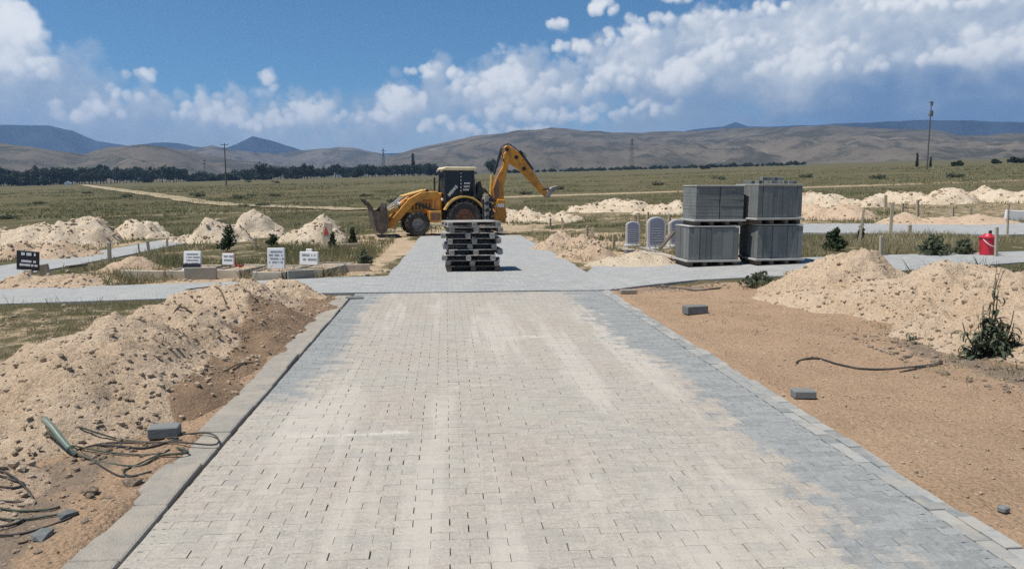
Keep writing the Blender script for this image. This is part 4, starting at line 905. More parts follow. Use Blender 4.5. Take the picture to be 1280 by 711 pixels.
# ------------------------------------------------------------------ backhoe loader (local x forward, y to its left, z up)
BH = empty('backhoe_loader', (.576, 32.02, .02), R(190), 'orange yellow backhoe loader with dark cab and raised digging arm parked at the road end', 'backhoe loader')
def arc(cx, cz, r, a0, a1, n): return [(cx + r * math.cos(R(a0 + (a1 - a0) * i / n)), cz + r * math.sin(R(a0 + (a1 - a0) * i / n))) for i in range(n + 1)]
def lathe_y(bm, prof, cx, cz, seg=36):
    rings = []
    for k in range(seg):
        a = 2 * math.pi * k / seg; rings.append([bm.verts.new((cx + q[0] * math.cos(a), q[1], cz + q[0] * math.sin(a))) for q in prof])
    for k in range(seg):
        A, B_ = rings[k], rings[(k + 1) % seg]
        for i in range(len(prof) - 1): bm.faces.new((A[i], A[i + 1], B_[i + 1], B_[i]))
def wheel(x, y, rad, wid, rimr, side, lugs):
    bm = bmesh.new(); h = wid / 2
    lathe_y(bm, [(rimr, -h * .85), (rimr * 1.12, -h), (rad * .86, -h), (rad * .97, -h * .8), (rad, -h * .4), (rad, h * .4), (rad * .97, h * .8), (rad * .86, h), (rimr * 1.12, h), (rimr, h * .85), (rimr, -h * .85)], 0, 0, 40)
    for i in range(lugs):
        a = 2 * math.pi * i / lugs
        for s in (-1, 1):
            aa = a + (math.pi / lugs if s > 0 else 0)
            add_box(bm, (math.cos(aa) * rad, s * h * .48, math.sin(aa) * rad), (.05, h * .95, .055), (0, -aa, s * .0))
    w = obj_bm('wheel', bm, M['rubber'], BH); w.location = (x, y, rad)
    bm = bmesh.new(); d = h * .35 * side
    lathe_y(bm, [(rimr * 1.0, h * .8), (rimr * .92, h * .7), (rimr * .85, h * .2), (rimr * .3, h * .12), (rimr * .28, h * .45), (.001, h * .45)] if side > 0 else
            [(rimr * 1.0, -h * .8), (rimr * .92, -h * .7), (rimr * .85, -h * .2), (rimr * .3, -h * .12), (rimr * .28, -h * .45), (.001, -h * .45)], 0, 0, 28)
    for i in range(8): add_rod(bm, (math.cos(i * .785) * rimr * .5, side * h * .12, math.sin(i * .785) * rimr * .5), (math.cos(i * .785) * rimr * .5, side * h * .22, math.sin(i * .785) * rimr * .5), .02, 6)
    obj_bm('rim', bm, M['rim'] if rad > .6 else M['grey_metal'], w)
WB = 1.90
for s in (1, -1):
    wheel(0, .83 * s, .70, .42, .36, s, 20); wheel(WB, .80 * s, .475, .31, .235, s, 16)
prism('chassis', [(-.75, .55), (2.3, .5), (2.55, .62), (2.55, .92), (.9, 1.0), (-.75, 1.0)], -.36, .36, M['black'], BH, .02)
box('front_axle', (WB, 0, .475), (.18, 1.5, .2), M['black'], BH, bevel=.03); box('rear_axle', (0, 0, .70), (.34, 1.5, .34), M['black'], BH, bevel=.05)
hood = prism('engine_hood', [(.82, .98), (.82, 1.72), (1.15, 1.72), (2.35, 1.44), (2.52, 1.30), (2.55, .90), (1.6, .86)], -.45, .45, M['yellow'], BH, .04)
bm = bmesh.new()
for i in range(6): add_box(bm, (1.35 + .14 * i, .452, 1.2 - .012 * i), (.06, .012, .22))
obj_bm('grille_slot', bm, M['black'], hood)
bm = bmesh.new(); add_box(bm, (2.55, 0, 1.08), (.05, .62, .3)); obj_bm('grille', bm, M['black'], hood, bevel=.01)
for s in (1, -1): rod('headlight', (2.53, .3 * s, 1.27), (2.575, .3 * s, 1.27), .075, M['white'], BH, 14)
rod('exhaust_pipe', (1.02, -.3, 1.5), (1.02, -.3, 2.35), .04, M['black'], BH, 10); rod('air_filter', (1.45, .2, 1.6), (1.45, .2, 1.84), .10, M['black'], BH, 14)
# fuel tank and steps
tank = box('fuel_tank', (1.18, .62, .76), (.52, .42, .46), M['yellow'], BH, bevel=.03); box('tank_panel', (1.18, .835, .76), (.36, .012, .30), M['rim'], tank, bevel=.01)
box('step', (1.10, .74, .44), (.82, .26, .06), M['cream'], BH, bevel=.01)
box('battery_box', (1.18, -.62, .76), (.52, .42, .46), M['yellow'], BH, bevel=.03)
# loader arms, tower and cylinders
for s in (1, -1):
    y0, y1 = (.50, .60) if s > 0 else (-.60, -.50)
    prism('loader_tower', [(.95, .95), (1.25, .95), (1.22, 1.55), (1.05, 1.72), (.88, 1.62)], y0 - .01 * s, y1 - .01 * s, M['yellow'], BH, .015)
    la = prism('loader_arm', [(.92, 1.62), (1.08, 1.78), (1.75, 1.74), (2.22, 1.50), (2.98, .62), (3.14, .42), (3.02, .30), (2.82, .38), (2.02, 1.26), (1.62, 1.44), (1.02, 1.50)], y0 + .12 * s, y1 + .12 * s, M['yellow'], BH, .02)
    rod('lift_cylinder', (1.15, .67 * s, .98), (1.95, .67 * s, 1.32), .055, M['black'], BH, 12); rod('lift_rod', (1.6, .67 * s, 1.17), (2.1, .67 * s, 1.38), .03, M['chrome'], BH, 10)
    rod('tilt_cylinder', (1.5, .42 * s, 1.82), (2.45, .42 * s, 1.56), .05, M['yellow2'], BH, 12); rod('tilt_rod', (2.4, .42 * s, 1.57), (3.1, .42 * s, 1.0), .028, M['chrome'], BH, 10)
    prism('tilt_lever', [(2.55, 1.02), (2.68, 1.14), (3.12, .92), (3.10, .80)], .38 * s - .04, .38 * s + .04, M['yellow2'], BH, .01)
box('arm_crossbeam', (2.55, 0, .95), (.14, 1.3, .14), M['yellow'], BH, bevel=.02)
# front bucket, curled back: curved shell with side plates, cutting edge and teeth
outer = [(3.16, 1.20), (3.08, .62), (3.16, .22), (3.36, .08), (3.58, .22), (3.68, .66), (3.74, 1.12), (3.90, 1.36)]
inner = [(3.86, 1.39), (3.68, 1.13), (3.61, .70), (3.52, .32), (3.36, .17), (3.23, .28), (3.16, .64), (3.22, 1.20)]
bk = prism('loader_bucket', outer + inner, -1.12, 1.12, M['steel'], BH)
for s in (1, -1):
    prism('side_plate', [(3.16, 1.20), (3.08, .62), (3.16, .22), (3.36, .08), (3.58, .22), (3.68, .66), (3.73, 1.06), (3.6, 1.02), (3.40, .98)], 1.12 * s - .015, 1.12 * s + .015, M['steel'], bk)
box('spill_guard', (3.17, 0, 1.22), (.05, 2.0, .16), M['steel'], bk)
for i in range(7): prism('tooth', [(3.78, 1.24), (3.84, 1.19), (4.04, 1.46), (4.00, 1.48)], -1.05 + i * .35 - .035, -1.05 + i * .35 + .035, M['steel'], bk)
for s in (1, -1): prism('bucket_bracket', [(3.02, .30), (3.14, .24), (3.14, 1.0), (3.05, 1.0)], .63 * s - .05, .63 * s + .05, M['yellow2'], bk)
# cab
cabw = .72
cab = prism('cab', [(.76, 1.00), (.80, 1.42), (.50, 1.40), (.20, 1.50), (-.52, 1.52), (-.56, 1.0)], -cabw, cabw, M['black'], BH, .02)
rf = prism('roof', [(.80, 2.62), (.84, 2.70), (.74, 2.76), (-.50, 2.76), (-.58, 2.70), (-.54, 2.62)], -.76, .76, M['cream'], BH, .03)
for s in (1, -1):
    bx_ = bmesh.new(); 
    rod('work_light', (.81, .5 * s, 2.60), (.89, .5 * s, 2.58), .06, M['grey_metal'], rf, 12)
def pillar(a, b_, y, r=.045): 
    bm = bmesh.new(); d = Vector((b_[0], y, b_[1])) - Vector((a[0], y, a[1])); 
    add_prism(bm, [(a[0] - r, a[1]), (a[0] + r, a[1]), (b_[0] + r, b_[1]), (b_[0] - r, b_[1])], y - r, y + r); return obj_bm('pillar', bm, M['black'], cab, bevel=.01)
for s in (1, -1):
    y = (cabw - .03) * s
    pillar((.77, 1.38), (.72, 2.64), y); pillar((.10, 1.46), (.10, 2.64), y); pillar((-.50, 1.48), (-.40, 2.64), y)
    prism('sill', [(.77, 1.02), (.77, 1.12), (.35, 1.14), (.12, 1.52), (.04, 1.52), (.28, 1.02)], y - .03, y + .03, M['black'], cab, .01)
    dr = prism('side_door', [(.74, 1.14), (.69, 2.62), (.14, 2.62), (.14, 1.60), (.36, 1.16)], y - .012, y + .012, M['glass'], cab)
    rod('door_handle', (.24, y + .03 * s, 1.9), (.36, y + .03 * s, 1.9), .018, M['grey_metal'], dr, 8)
    prism('rear_side_window', [(.06, 1.56), (.06, 2.62), (-.37, 2.62), (-.46, 1.56)], y - .012, y + .012, M['glass'], cab)
box('windscreen', (.755, 0, 2.0), (.016, 1.30, 1.24), M['glass'], cab); box('rear_window', (-.45, 0, 2.1), (.016, 1.30, 1.04), M['glass'], cab)
# seat, steering column and operator's console inside
prism('seat', [(-.25, 1.5), (.25, 1.5), (.28, 1.62), (-.12, 1.64), (-.24, 2.25), (-.36, 2.25)], -.25, .25, M['black'], cab, .03)
rod('steering_column', (.55, 0, 1.4), (.43, 0, 1.85), .04, M['black'], cab, 8)
bm = bmesh.new(); bmesh.ops.create_cone(bm, cap_ends=True, segments=18, radius1=.19, radius2=.19, depth=.03, matrix=Matrix.Translation((.42, 0, 1.87)) @ Euler((0, -.35, 0)).to_matrix().to_4x4()); obj_bm('steering_wheel', bm, M['black'], cab)
# white writing on the glazing: slanted strip on the door, short rows on the rear pane, dashes on the pillar and the door edge
ym = cabw - .03 + .016
def deco(name, boxes, mat=None):
    bm = bmesh.new()
    for x, z, w, h, a in boxes: add_box(bm, (x, ym, z), (w, .006, h), (0, a, 0))
    return obj_bm(name, bm, mat or M['white'], cab)
def slant(n, x0, z0, x1, z1, h, seed):
    q = random.Random(seed); a = math.atan2(z1 - z0, x1 - x0); out = []
    for i in range(n):
        u = (i + .5) / n; L = math.hypot(x1 - x0, z1 - z0) / n
        out.append((x0 + (x1 - x0) * u, z0 + (z1 - z0) * u, L * q.uniform(.6, .82), h * q.uniform(.8, 1.05), -a))
    return out
deco('door_lettering', slant(8, .62, 1.60, .26, 2.00, .13, 1))
deco('window_lettering', [(-.16 + .05 * (i % 5) - .1 + .02 * (i // 5), 2.10 - .13 * (i // 5), .035, .07, 0) for i in range(15)])
deco('pillar_mark', [(.10, 2.50 - .14 * i, .035, .05, 0) for i in range(6)]); bpy.data.objects[-1] if False else None
for o in cab.children:
    if o.name.startswith('pillar_mark'): o.location.y = .035
deco('edge_mark', [(.70 - .09 * i, 1.20 + .055 * i, .05, .022, .5) for i in range(7)])
for k in range(4): tube('hydraulic_hose', [(-.62, .45 - .1 * k, 1.35), (-.95, .5 - .1 * k, 1.75 + .05 * k), (-1.3, .3 - .08 * k, 1.5), (-1.5, .2 - .1 * k, 1.35)], .022, M['hose_black'], BH, 6, 5)
deco('hood_decal', [(1.45 + .055 * i, 1.50 - .012 * i, .04, .07, 0) for i in range(9)]).location.y = -.275
# mirrors and lamps
rod('mirror_arm', (.79, .72, 2.35), (.89, .90, 2.25), .012, M['black'], cab, 6); box('mirror', (.90, .91, 2.08), (.04, .16, .34), M['black'], cab, bevel=.01)
box('lamp', (.88, .74, 1.45), (.08, .1, .1), M['white'], cab, bevel=.02)
# control levers and seat back seen behind the cab
prism('rear_console', [(-.56, 1.45), (-.80, 1.45), (-.86, 1.75), (-.74, 2.20), (-.60, 2.10)], .30, .66, M['black'], BH, .03)
# rear fenders
for s in (1, -1):
    o_ = arc(0, .70, .90, 165, 22, 14); i_ = arc(0, .70, .83, 22, 165, 14)
    prism('fender', o_ + i_, .60 * s - .0, 1.02 * s, M['yellow2'], BH)
# backhoe frame, stabilisers, king post
prism('rear_frame', [(-.72, .5), (-.72, 1.45), (-1.02, 1.45), (-1.02, .5)], -1.05, 1.05, M['black'], BH, .02)
for s in (1, -1):
    st = box('stabiliser_leg', (-.90, 1.0 * s, .92), (.17, .17, 1.45), M['grey_metal'], BH, bevel=.015)
    bm = bmesh.new()
    for i in range(4): add_box(bm, (-.90, 1.09 * s, .45 + .28 * i), (.165, .008, .13), (0, .5, 0))
    obj_bm('stripe', bm, M['black'], st); box('foot_pad', (-.90, 1.0 * s, .16), (.42, .34, .05), M['grey_metal'], st, bevel=.01)
bm = bmesh.new()
for i in range(4):
    add_box(bm, (-1.16, .62, .62 + .27 * i), (.26, .28, .17)); add_rod(bm, (-1.12 - .05 * (i % 2), .80, .62 + .27 * i), (-1.12 - .05 * (i % 2), .80, .80 + .27 * i), .05, 8)
obj_bm('valve_block', bm, M['black'], BH, bevel=.02)
bm = bmesh.new()
for i in range(4): add_box(bm, (-1.12 - .07 * (i % 2), .775, .70 + .26 * i), (.10, .02, .07))
obj_bm('valve_cap', bm, M['grey_metal'], BH)
kp = prism('king_post', [(-1.02, .50), (-1.92, .45), (-1.96, .8), (-1.88, 1.42), (-1.56, 1.45), (-1.46, .95), (-1.02, .85)], -.20, .20, M['yellow'], BH, .03)
box('king_post_plate', (-1.7, .206, 1.18), (.30, .008, .14), M['white'], kp)
def tB(p):
    x = p[0] - .25 if p[0] > -1.6 else -1.85 + (p[0] + 1.6) * .845
    return (x, p[1] * .9) if len(p) == 2 else (x, p[1], p[2] * .9)
def prismB(n, pts, *a, **k): return prism(n, [tB(q) for q in pts], *a, **k)
def rodB(n, a, b_, *r_, **k): return rod(n, tB(a), tB(b_), *r_, **k)
def tubeB(n, pts, *a, **k): return tube(n, [tB(q) for q in pts], *a, **k)
# boom: two cheek plates and a web
boomp = [(-1.30, 1.18), (-1.16, 1.55), (-1.12, 2.10), (-1.30, 2.62), (-1.56, 3.12), (-1.62, 3.72), (-1.78, 3.86), (-1.96, 3.76), (-1.90, 3.30), (-1.74, 2.72), (-1.60, 2.20), (-1.62, 1.55), (-1.62, 1.15)]
bo = prismB('boom', boomp, -.14, .14, M['yellow'], BH, .02)
prismB('cheek_plate', [(-1.20, 1.6), (-1.16, 2.1), (-1.30, 2.5), (-1.42, 2.4), (-1.38, 1.7)], .14, .165, M['rim'], bo)
rodB('boom_cylinder', (-1.05, 0.0, 1.55), (-1.12, 0.0, 2.75), .07, M['yellow2'], BH, 12); rodB('boom_rod', (-1.12, 0, 2.7), (-1.55, 0, 3.3), .04, M['chrome'], BH, 10)
# dipper and its cylinder, quick hitch at the end
dp = prismB('dipper_arm', [(-1.60, 3.98), (-1.78, 4.10), (-2.02, 4.02), (-2.35, 3.80), (-2.72, 3.42), (-3.88, 1.98), (-3.92, 1.80), (-3.78, 1.72), (-3.60, 1.86), (-2.42, 2.98), (-2.08, 3.18), (-1.80, 3.44), (-1.66, 3.62)], -.115, .115, M['yellow'], BH, .02)
bm = bmesh.new()
for x, z in ((-2.25, 3.55), (-2.65, 3.02), (-1.78, 3.9)): add_rod(bm, tB((x, .113, z)), tB((x, .15, z)), .085, 12)
obj_bm('pivot_pin', bm, M['black'], dp)
rodB('bucket_cylinder', (-2.45, 0, 3.86), (-3.15, 0, 2.98), .065, M['black'], BH, 12); rodB('bucket_rod', (-3.1, 0, 3.04), (-3.72, 0, 2.22), .038, M['chrome'], BH, 10)
rodB('dipper_cylinder', (-1.2, 0, 2.75), (-1.55, 0, 3.95), .06, M['black'], BH, 10)
for s in (1, -1):
    tubeB('hydraulic_hose', [(-1.62, .15 * s, 3.3), (-1.5, .2 * s, 3.8), (-1.75, .2 * s, 4.16), (-2.15, .17 * s, 3.98), (-2.5, .14 * s, 3.7)], .022, M['hose_black'], BH, 6, 5)
    tubeB('hydraulic_hose', [(-2.5, .12 * s, 3.84), (-2.75, .16 * s, 3.62), (-2.6, .15 * s, 3.4)], .018, M['hose_black'], BH, 6, 5)
    prismB('bucket_link', [(-3.58, 2.02), (-3.66, 2.1), (-3.98, 2.12), (-4.0, 2.02)], .13 * s - .02, .13 * s + .02, M['steel'], BH)
hk = prismB('quick_hitch', [(-3.78, 1.72), (-3.98, 1.66), (-4.18, 1.90), (-4.46, 2.12), (-4.42, 2.24), (-4.12, 2.16), (-3.92, 2.0)], -.15, .15, M['grey_metal'], BH, .02)

# ------------------------------------------------------------------ pallets
def add_pallet(root, w, d, mat, nb=7):
    """wooden pallet 0.135 high: base boards, blocks, stringers, deck boards; each board a part"""
    bl = None
    def b_(name, c, s):
        o = box(name, (0, 0, 0), s, mat, root, bevel=.004); o.location = c; return o
    f0 = None
    for x in (-w / 2 + .06, 0, w / 2 - .06):
        if f0 is None: f0 = b_('base_board', (x, 0, .011), (.10, d, .022))
        else: o = f0.copy(); link(o, root); o.location = (x, 0, .011)
    k0 = None
    for x in (-w / 2 + .06, 0, w / 2 - .06):
        for y in (-d / 2 + .05, 0, d / 2 - .05):
            if k0 is None: k0 = b_('block', (x, y, .061), (.12, .095, .076))
            else: o = k0.copy(); link(o, root); o.location = (x, y, .061)
    s0 = None
    for x in (-w / 2 + .06, 0, w / 2 - .06):
        if s0 is None: s0 = b_('stringer', (x, 0, .110), (.11, d, .021))
        else: o = s0.copy(); link(o, root); o.location = (x, 0, .110)
    cb = b_('gap_shade_board', (0, .14, .061), (w * .97, .05, .074)); cb.data.materials.clear(); cb.data.materials.append(M['wood_dark'])  # added dark board, stands in for the shade inside the pallet gaps
    d0 = None; bw = d / nb
    for i in range(nb):
        y = -d / 2 + bw * (i + .5)
        if d0 is None: d0 = b_('deck_board', (0, y, .132), (w, bw * .80, .022))
        else: o = d0.copy(); link(o, root); o.location = (0, y, .132)
    return root
base = P(591, 340); first = None; zz = base.z + .012
names = ['bottom pallet of the empty pallet stack, resting on the crossing', 'second pallet from the bottom of the empty pallet stack', 'third pallet from the bottom of the empty pallet stack', 'fourth pallet from the bottom of the empty pallet stack', 'middle pallet of the empty pallet stack',
         'fourth pallet from the top of the empty pallet stack', 'third pallet from the top of the empty pallet stack', 'second pallet from the top of the empty pallet stack', 'topmost pallet of the empty pallet stack']
rp = random.Random(12)
for i in range(9):
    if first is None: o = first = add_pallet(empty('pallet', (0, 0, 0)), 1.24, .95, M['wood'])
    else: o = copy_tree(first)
    ox = (0.0, .03, -.08, .05, -.07, .03, -.10, .05, -.03)[i]
    o.location = (base.x + ox, base.y + .5 + rp.uniform(-.05, .05), zz); o.rotation_euler = (0, 0, rp.uniform(-.11, .11) + (.10 if i == 8 else 0)); zz += .1272; o.scale = (1, 1, .885)
    tag(o, names[i], 'pallet', 'empty pallets stacked on the crossing')
    if i in (1,):
        for ch in o.children:
            if ch.name.startswith('base_board'): pass
# dark bottom pallet
for ch in [c for c in bpy.data.objects if c.parent and c.parent.name == first.name]:
    ch.data = ch.data.copy(); ch.data.materials.clear(); ch.data.materials.append(M['wood_dark'])

# ------------------------------------------------------------------ paver loads on pallets
colm = {}
def column_mesh(w, d, h, layers, mat, horiz, seed):
    key = (round(w, 3), round(d, 3), round(h, 3), mat, seed)
    if key in colm: return colm[key]
    r = random.Random(seed); bm = bmesh.new(); lh = h / layers
    for i in range(layers): add_box(bm, (r.uniform(-.004, .004), r.uniform(-.004, .004), lh * (i + .5)), (w * .965, d * .965, lh * .965), (0, 0, r.uniform(-.012, .012)))
    me = bpy.data.meshes.new('paver_column'); bm.to_mesh(me); bm.free(); me.materials.append(M[mat]); colm[key] = me; return me
def load(loc, rz, label, nx_, ny_, layers, w, d, h, seed, horiz=False):
    root = empty('paver_load', loc, rz, label, 'paver stack', 'pallet loads of grey pavers'); 
    q = box('deck', (0, 0, .122), (w + .10, d + .09, .046), M['board'], root, bevel=.006)
    for x in (-w / 2 + .07, -w / 6, w / 6, w / 2 - .07): rn = box('runner', (x, 0, .05), (.09, d, .098), M['wood_dark'], root)
    box('cover_board', (0, 0, .145 + h + .016), (w + .012, d + .012, .026), M['board'], root, bevel=.006)
    cw, cd = w / nx_, d / ny_; r = random.Random(seed)
    for i in range(nx_):
        for j in range(ny_):
            if 0 < i < nx_ - 1 and 0 < j < ny_ - 1 and False: continue
            o = bpy.data.objects.new('paver_column', column_mesh(cw, cd, h, layers, r.choice(('block', 'block', 'block_b', 'block_c')), horiz, r.randrange(3))); link(o, root)
            o.location = (-w / 2 + cw * (i + .5) + r.uniform(-.004, .004), -d / 2 + cd * (j + .5) + r.uniform(-.012, .010), .145)
    return root
a = P(858, 335); LH = .765
cx, cy = a.x + .64, a.y + .53; z0 = float(zt(cx, cy)) + .014
load((cx, cy, z0), R(1.5), 'lower left pallet load of grey pavers, against the dark gap', 9, 5, 1, 1.22, .98, LH, 1)
zt1 = z0 + .145 + LH + .032
load((cx + .14, cy + .04, zt1), R(1.0), 'upper left pallet load of grey pavers with a flat even top', 2, 2, 10, 1.16, .98, LH + .0, 2)
a = P(945, 333); cx2, cy2 = a.x + .56, a.y + .55
z0 = float(zt(cx2, cy2)) + .014
load((cx2, cy2, z0), R(3), 'lower right pallet load of grey pavers, nearest the soil bank', 9, 5, 1, 1.12, .96, LH, 3)
tr_ = load((cx2 - .10, cy2 + .0, z0 + .145 + LH + .032), R(9), 'upper right pallet load with loose pavers scattered on its top', 9, 6, 1, 1.14, 1.0, LH - .02, 4)
zt2 = z0 + 2 * .145 + 2 * LH - .02 + .064; r = random.Random(5)
bm = bmesh.new(); add_box(bm, (0, 0, .04), (.20, .10, .08)); lp = obj_bm('loose_paver', bm, M['block_b'], bevel=.006)
for i in range(17):
    o = lp if i == 0 else lp.copy()
    if i: link(o)
    lay_ = 0 if i < 11 else 1
    u = (i % 11) / 10 if lay_ == 0 else .3 + .4 * (i - 11) / 5
    o.location = (cx2 - .10 - .46 + .95 * u + r.uniform(-.02, .02), cy2 + r.choice((-.25, .0, .22)) * (1 if lay_ == 0 else .4) + .13 * (u - .5), zt2 + lay_ * .082)
    o.rotation_euler = (0, 0, r.uniform(-1.5, 1.5) if lay_ == 0 else r.uniform(-.4, .4)); tag(o, 'grey paver lying loose on top of the upper right pallet load', 'paver', 'loose pavers on the right stack')

# ------------------------------------------------------------------ loose blocks on the soil
def loose(px, py, s, rz, label, mat='block', tilt=0):
    p = P(px, py); bm = bmesh.new()
    add_prism(bm, [(-s[0] / 2, 0), (s[0] / 2, 0), (s[0] / 2, s[2]), (-s[0] / 2, s[2])], -s[1] / 2, s[1] / 2)
    o = obj_bm('concrete_block', bm, M[mat], bevel=.008); o.location = (p.x, p.y + s[1] / 2, float(ground_z(p.x, p.y)) + .012); o.rotation_euler = (tilt, 0, rz); return tag(o, label, 'block')
loose(202, 550, (.22, .14, .085), R(8), 'grey concrete block beside the kerb and tangled hoses', 'block_b')
loose(1008, 497, (.20, .13, .07), R(-6), 'broken grey paver on the bare soil right of the road', 'block_b')
loose(871, 393, (.36, .17, .12), R(14), 'grey concrete block on the bare soil near the crossing')
loose(786, 367, (.30, .12, .07), R(4), 'half buried brownish block at the corner of the crossing', 'concrete_dark')
loose(442, 374, (.30, .22, .05), R(10), 'flat dark slab lying across the far end of the kerb', 'block')
loose(1258, 642, (.06, .05, .035), R(20), 'small grey stone on the bare soil at the right edge', 'block_b')

# ------------------------------------------------------------------ graves
def slab(root, name, a, b_, h, th, mat):
    a, b_ = Vector(a), Vector(b_); c = (a + b_) / 2; d = b_ - a
    bm = bmesh.new(); add_box(bm, (0, 0, 0), (d.length, th, h)); o = obj_bm(name, bm, M[mat], root, bevel=.008); o.location = (c.x, c.y, h / 2 - .03); o.rotation_euler = (0, 0, math.atan2(d.y, d.x)); return o
def grave(px, py, w, l, label, plate, h=.20, front='concrete', side='concrete_dark', rz=0, skip=()):
    p = P(px, py); root = empty('grave', (p.x, p.y + .05, p.z), rz, label, 'grave')
    box('earth_fill', (0, l / 2, h * .36), (w * .92, l * .94, h * .72), M['soil'], root)
    for nm, a, b_, mt in (('front_slab', (-w / 2, 0), (w / 2, 0), front), ('side_slab', (-w / 2 - .035, .06), (-w / 2 - .035, l), side), ('side_slab', (w / 2 + .035, .06), (w / 2 + .035, l), side), ('back_slab', (-w / 2, l + .04), (w / 2, l + .04), front)):
        if nm in skip: continue
        slab(root, nm, (*a, 0), (*b_, 0), h, .07, mt)
    pw, ph, pt, py_, pz, tilt, rows = plate[:7]; 
    q = box('headstone', (0, 0, ph / 2), (pw, pt, ph), M['marble'], root, bevel=.01); q.location = (plate[7] if len(plate) > 7 else 0, py_, pz); q.rotation_euler = (tilt, 0, 0)
    if rows: marks('inscription', q, rows, pw * .84, ph * .66, M['ink'], (0, -pt / 2 - .002, ph * .58), seed=px, fill=.5)
    return root, q
g1, q1 = grave(228, 348, .60, 1.3, 'grave with a leaning square white plaque banded black at its foot', (.40, .42, .07, .35, .16, -.18, 4, .06), rz=R(-7))
box('black_band', (0, -.04, .07), (.40, .02, .12), M['sign_black'], q1); box('foot_stone', (0, -.02, -.03), (.40, .16, .10), M['marble'], q1, bevel=.02)
slab(g1, 'loose_slab', (.18, -.30, 0), (.85, -.18, 0), .30, .08, 'concrete_dark'); slab(g1, 'low_slab', (-1.35, -.1, 0), (-.3, -.22, 0), .22, .10, 'concrete')
g2, q2 = grave(285, 347, .55, 1.2, 'grave with a small white plaque and red flowers', (.28, .26, .05, .2, .26, -.1, 2, -.10), rz=R(-13))
fl = rod('flower_stem', (-.10, .28, .2), (-.11, .30, .56), .018, M['red2'], g2, 8); rod('flower_stem', (.02, .30, .2), (.0, .31, .50), .015, M['red2'], g2, 8)
leaf_cloud('red_flower', [(.18, .2, .25, .10, .08, .05)], 40, .03, M['red2'], g2, 3)
g3, q3 = grave(334, 350, .62, 1.4, 'grave with a tall white plaque of four text lines', (.38, .46, .06, .30, .20, -.06, 4, .10), rz=R(-6))
slab(g3, 'loose_slab', (.46, -.08, 0), (.95, .16, 0), .24, .08, 'concrete_dark')
g4, q4 = grave(386, 346, .66, 1.5, 'grave with a wide white plaque nearest the road', (.44, .30, .06, .34, .22, -.1, 2, -.16), rz=R(-16), front='concrete_dark')
box('plaque_top', (.0, 0, .33), (.14, .05, .07), M['marble'], q4, bevel=.01); slab(g4, 'loose_slab', (-.3, .9, 0), (.9, 1.3, 0), .20, .08, 'concrete')
p = P(410, 309); o = empty('grave_marker', p, R(-4), 'upright pale stone slab with a red patch below the pointed soil heap', 'headstone')
prism('stone', [(-.17, -.03), (.17, -.03), (.15, .80), (-.08, .84), (-.16, .55)], -.05, .05, M['concrete'], o, .01); prism('red_patch', [(-.12, .42), (.06, .42), (-.04, .70)], -.062, -.051, M['red2'], o); slab(o, 'kerb_slab', (.2, -.5, 0), (1.1, .1, 0), .16, .1, 'concrete')
# arched headstones
def arched(px, py, w, h, label, seed):
    p = P(px, py); o = empty('headstone', p, R(-3), label, 'headstone')
    shape = lambda k, dz: [(-w / 2 * k, -.05 + dz), (w / 2 * k, -.05 + dz)] + [(w / 2 * k * math.cos(R(a)), h - w * .30 + dz * 0 + w * .30 * k * math.sin(R(a))) for a in range(0, 181, 15)]
    prism('stone', shape(1, 0), -.06, .06, M['grey_stone'], o, .012); prism('panel', [(x, z) for x, z in shape(.74, h * .22) if True], -.068, -.061, M['ink_blue'], o)
    marks('inscription', o, 6, w * .62, h * .45, M['grey_stone'], (0, -.071, h * .46), seed=seed, fill=.32); box('plinth', (0, -.02, .02), (w * 1.15, .3, .10), M['grey_stone'], o, bevel=.02); return o
arched(790.5, 308, .44, .80, 'smaller arched grey headstone with a slate blue panel', 1)
arched(820, 312, .56, .98, 'larger arched grey headstone with a slate blue panel', 2)
arched(846, 309, .52, .86, 'arched headstone half hidden behind the stacked pavers', 3)
p = P(790, 318); box_ = loose(790, 319, (.34, .2, .16), R(3), 'small grey block in front of the smaller arched headstone', 'block_b')
def plank(px0, py0, z0_, px1, py1, z1_, w, th, label, mat):
    a, b_ = P(px0, py0), P(px1, py1); a.z += z0_; b_.z += z1_; bm = bmesh.new(); d = b_ - a; M_ = Matrix.Translation((a + b_) / 2) @ d.to_track_quat('X', 'Z').to_matrix().to_4x4() @ Matrix.Diagonal((d.length, w, th, 1))
    bmesh.ops.create_cube(bm, size=1, matrix=M_); o = obj_bm('plank', bm, M[mat], bevel=.004); return tag(o, label, 'plank')
plank(772, 312, .05, 842, 326, .10, .14, .06, 'long grey plank on the sand left of the stacked pavers', 'concrete'); plank(800, 314, .12, 846, 325, .05, .10, .05, 'second grey plank lying across the long one by the stacked pavers', 'wood')
plank(821, 316, .02, 842, 313, .55, .10, .05, 'dark plank leaning up against the stacked pavers', 'wood_dark')
plank(84, 336, .05, 108, 333, .05, .12, .06, 'dark board along the edge of the left side street', 'wood_dark')

# black sign on a concrete foot
p = P(36, 352); sg = empty('sign', p, R(-4), 'black square grave sign with white lettering at the far left', 'sign')
bm = bmesh.new(); add_box(bm, (0, 0, .24), (.5, .03, .44)); bd = obj_bm('board', bm, M['sign_black'], sg, bevel=.006); bd.location = (0, 0, .24); bd.rotation_euler = (0, R(5), 0)
marks('lettering', bd, 1, .38, .11, M['white'], (0, -.019, .385), seed=4, fill=.62); marks('lettering', bd, 2, .42, .17, M['white'], (.0, -.019, .18), seed=6, fill=.6)
box('foot', (0, .02, .12), (.18, .10, .30), M['concrete'], sg, bevel=.01)
p = P(58, 350); o = box('stone_post', (0, 0, .17), (.20, .12, .40), M['concrete_dark'], None, bevel=.012); o.location = p; o.rotation_euler = (0, R(-8), R(5)); tag(o, 'short leaning grey stone post right of the black sign', 'post')

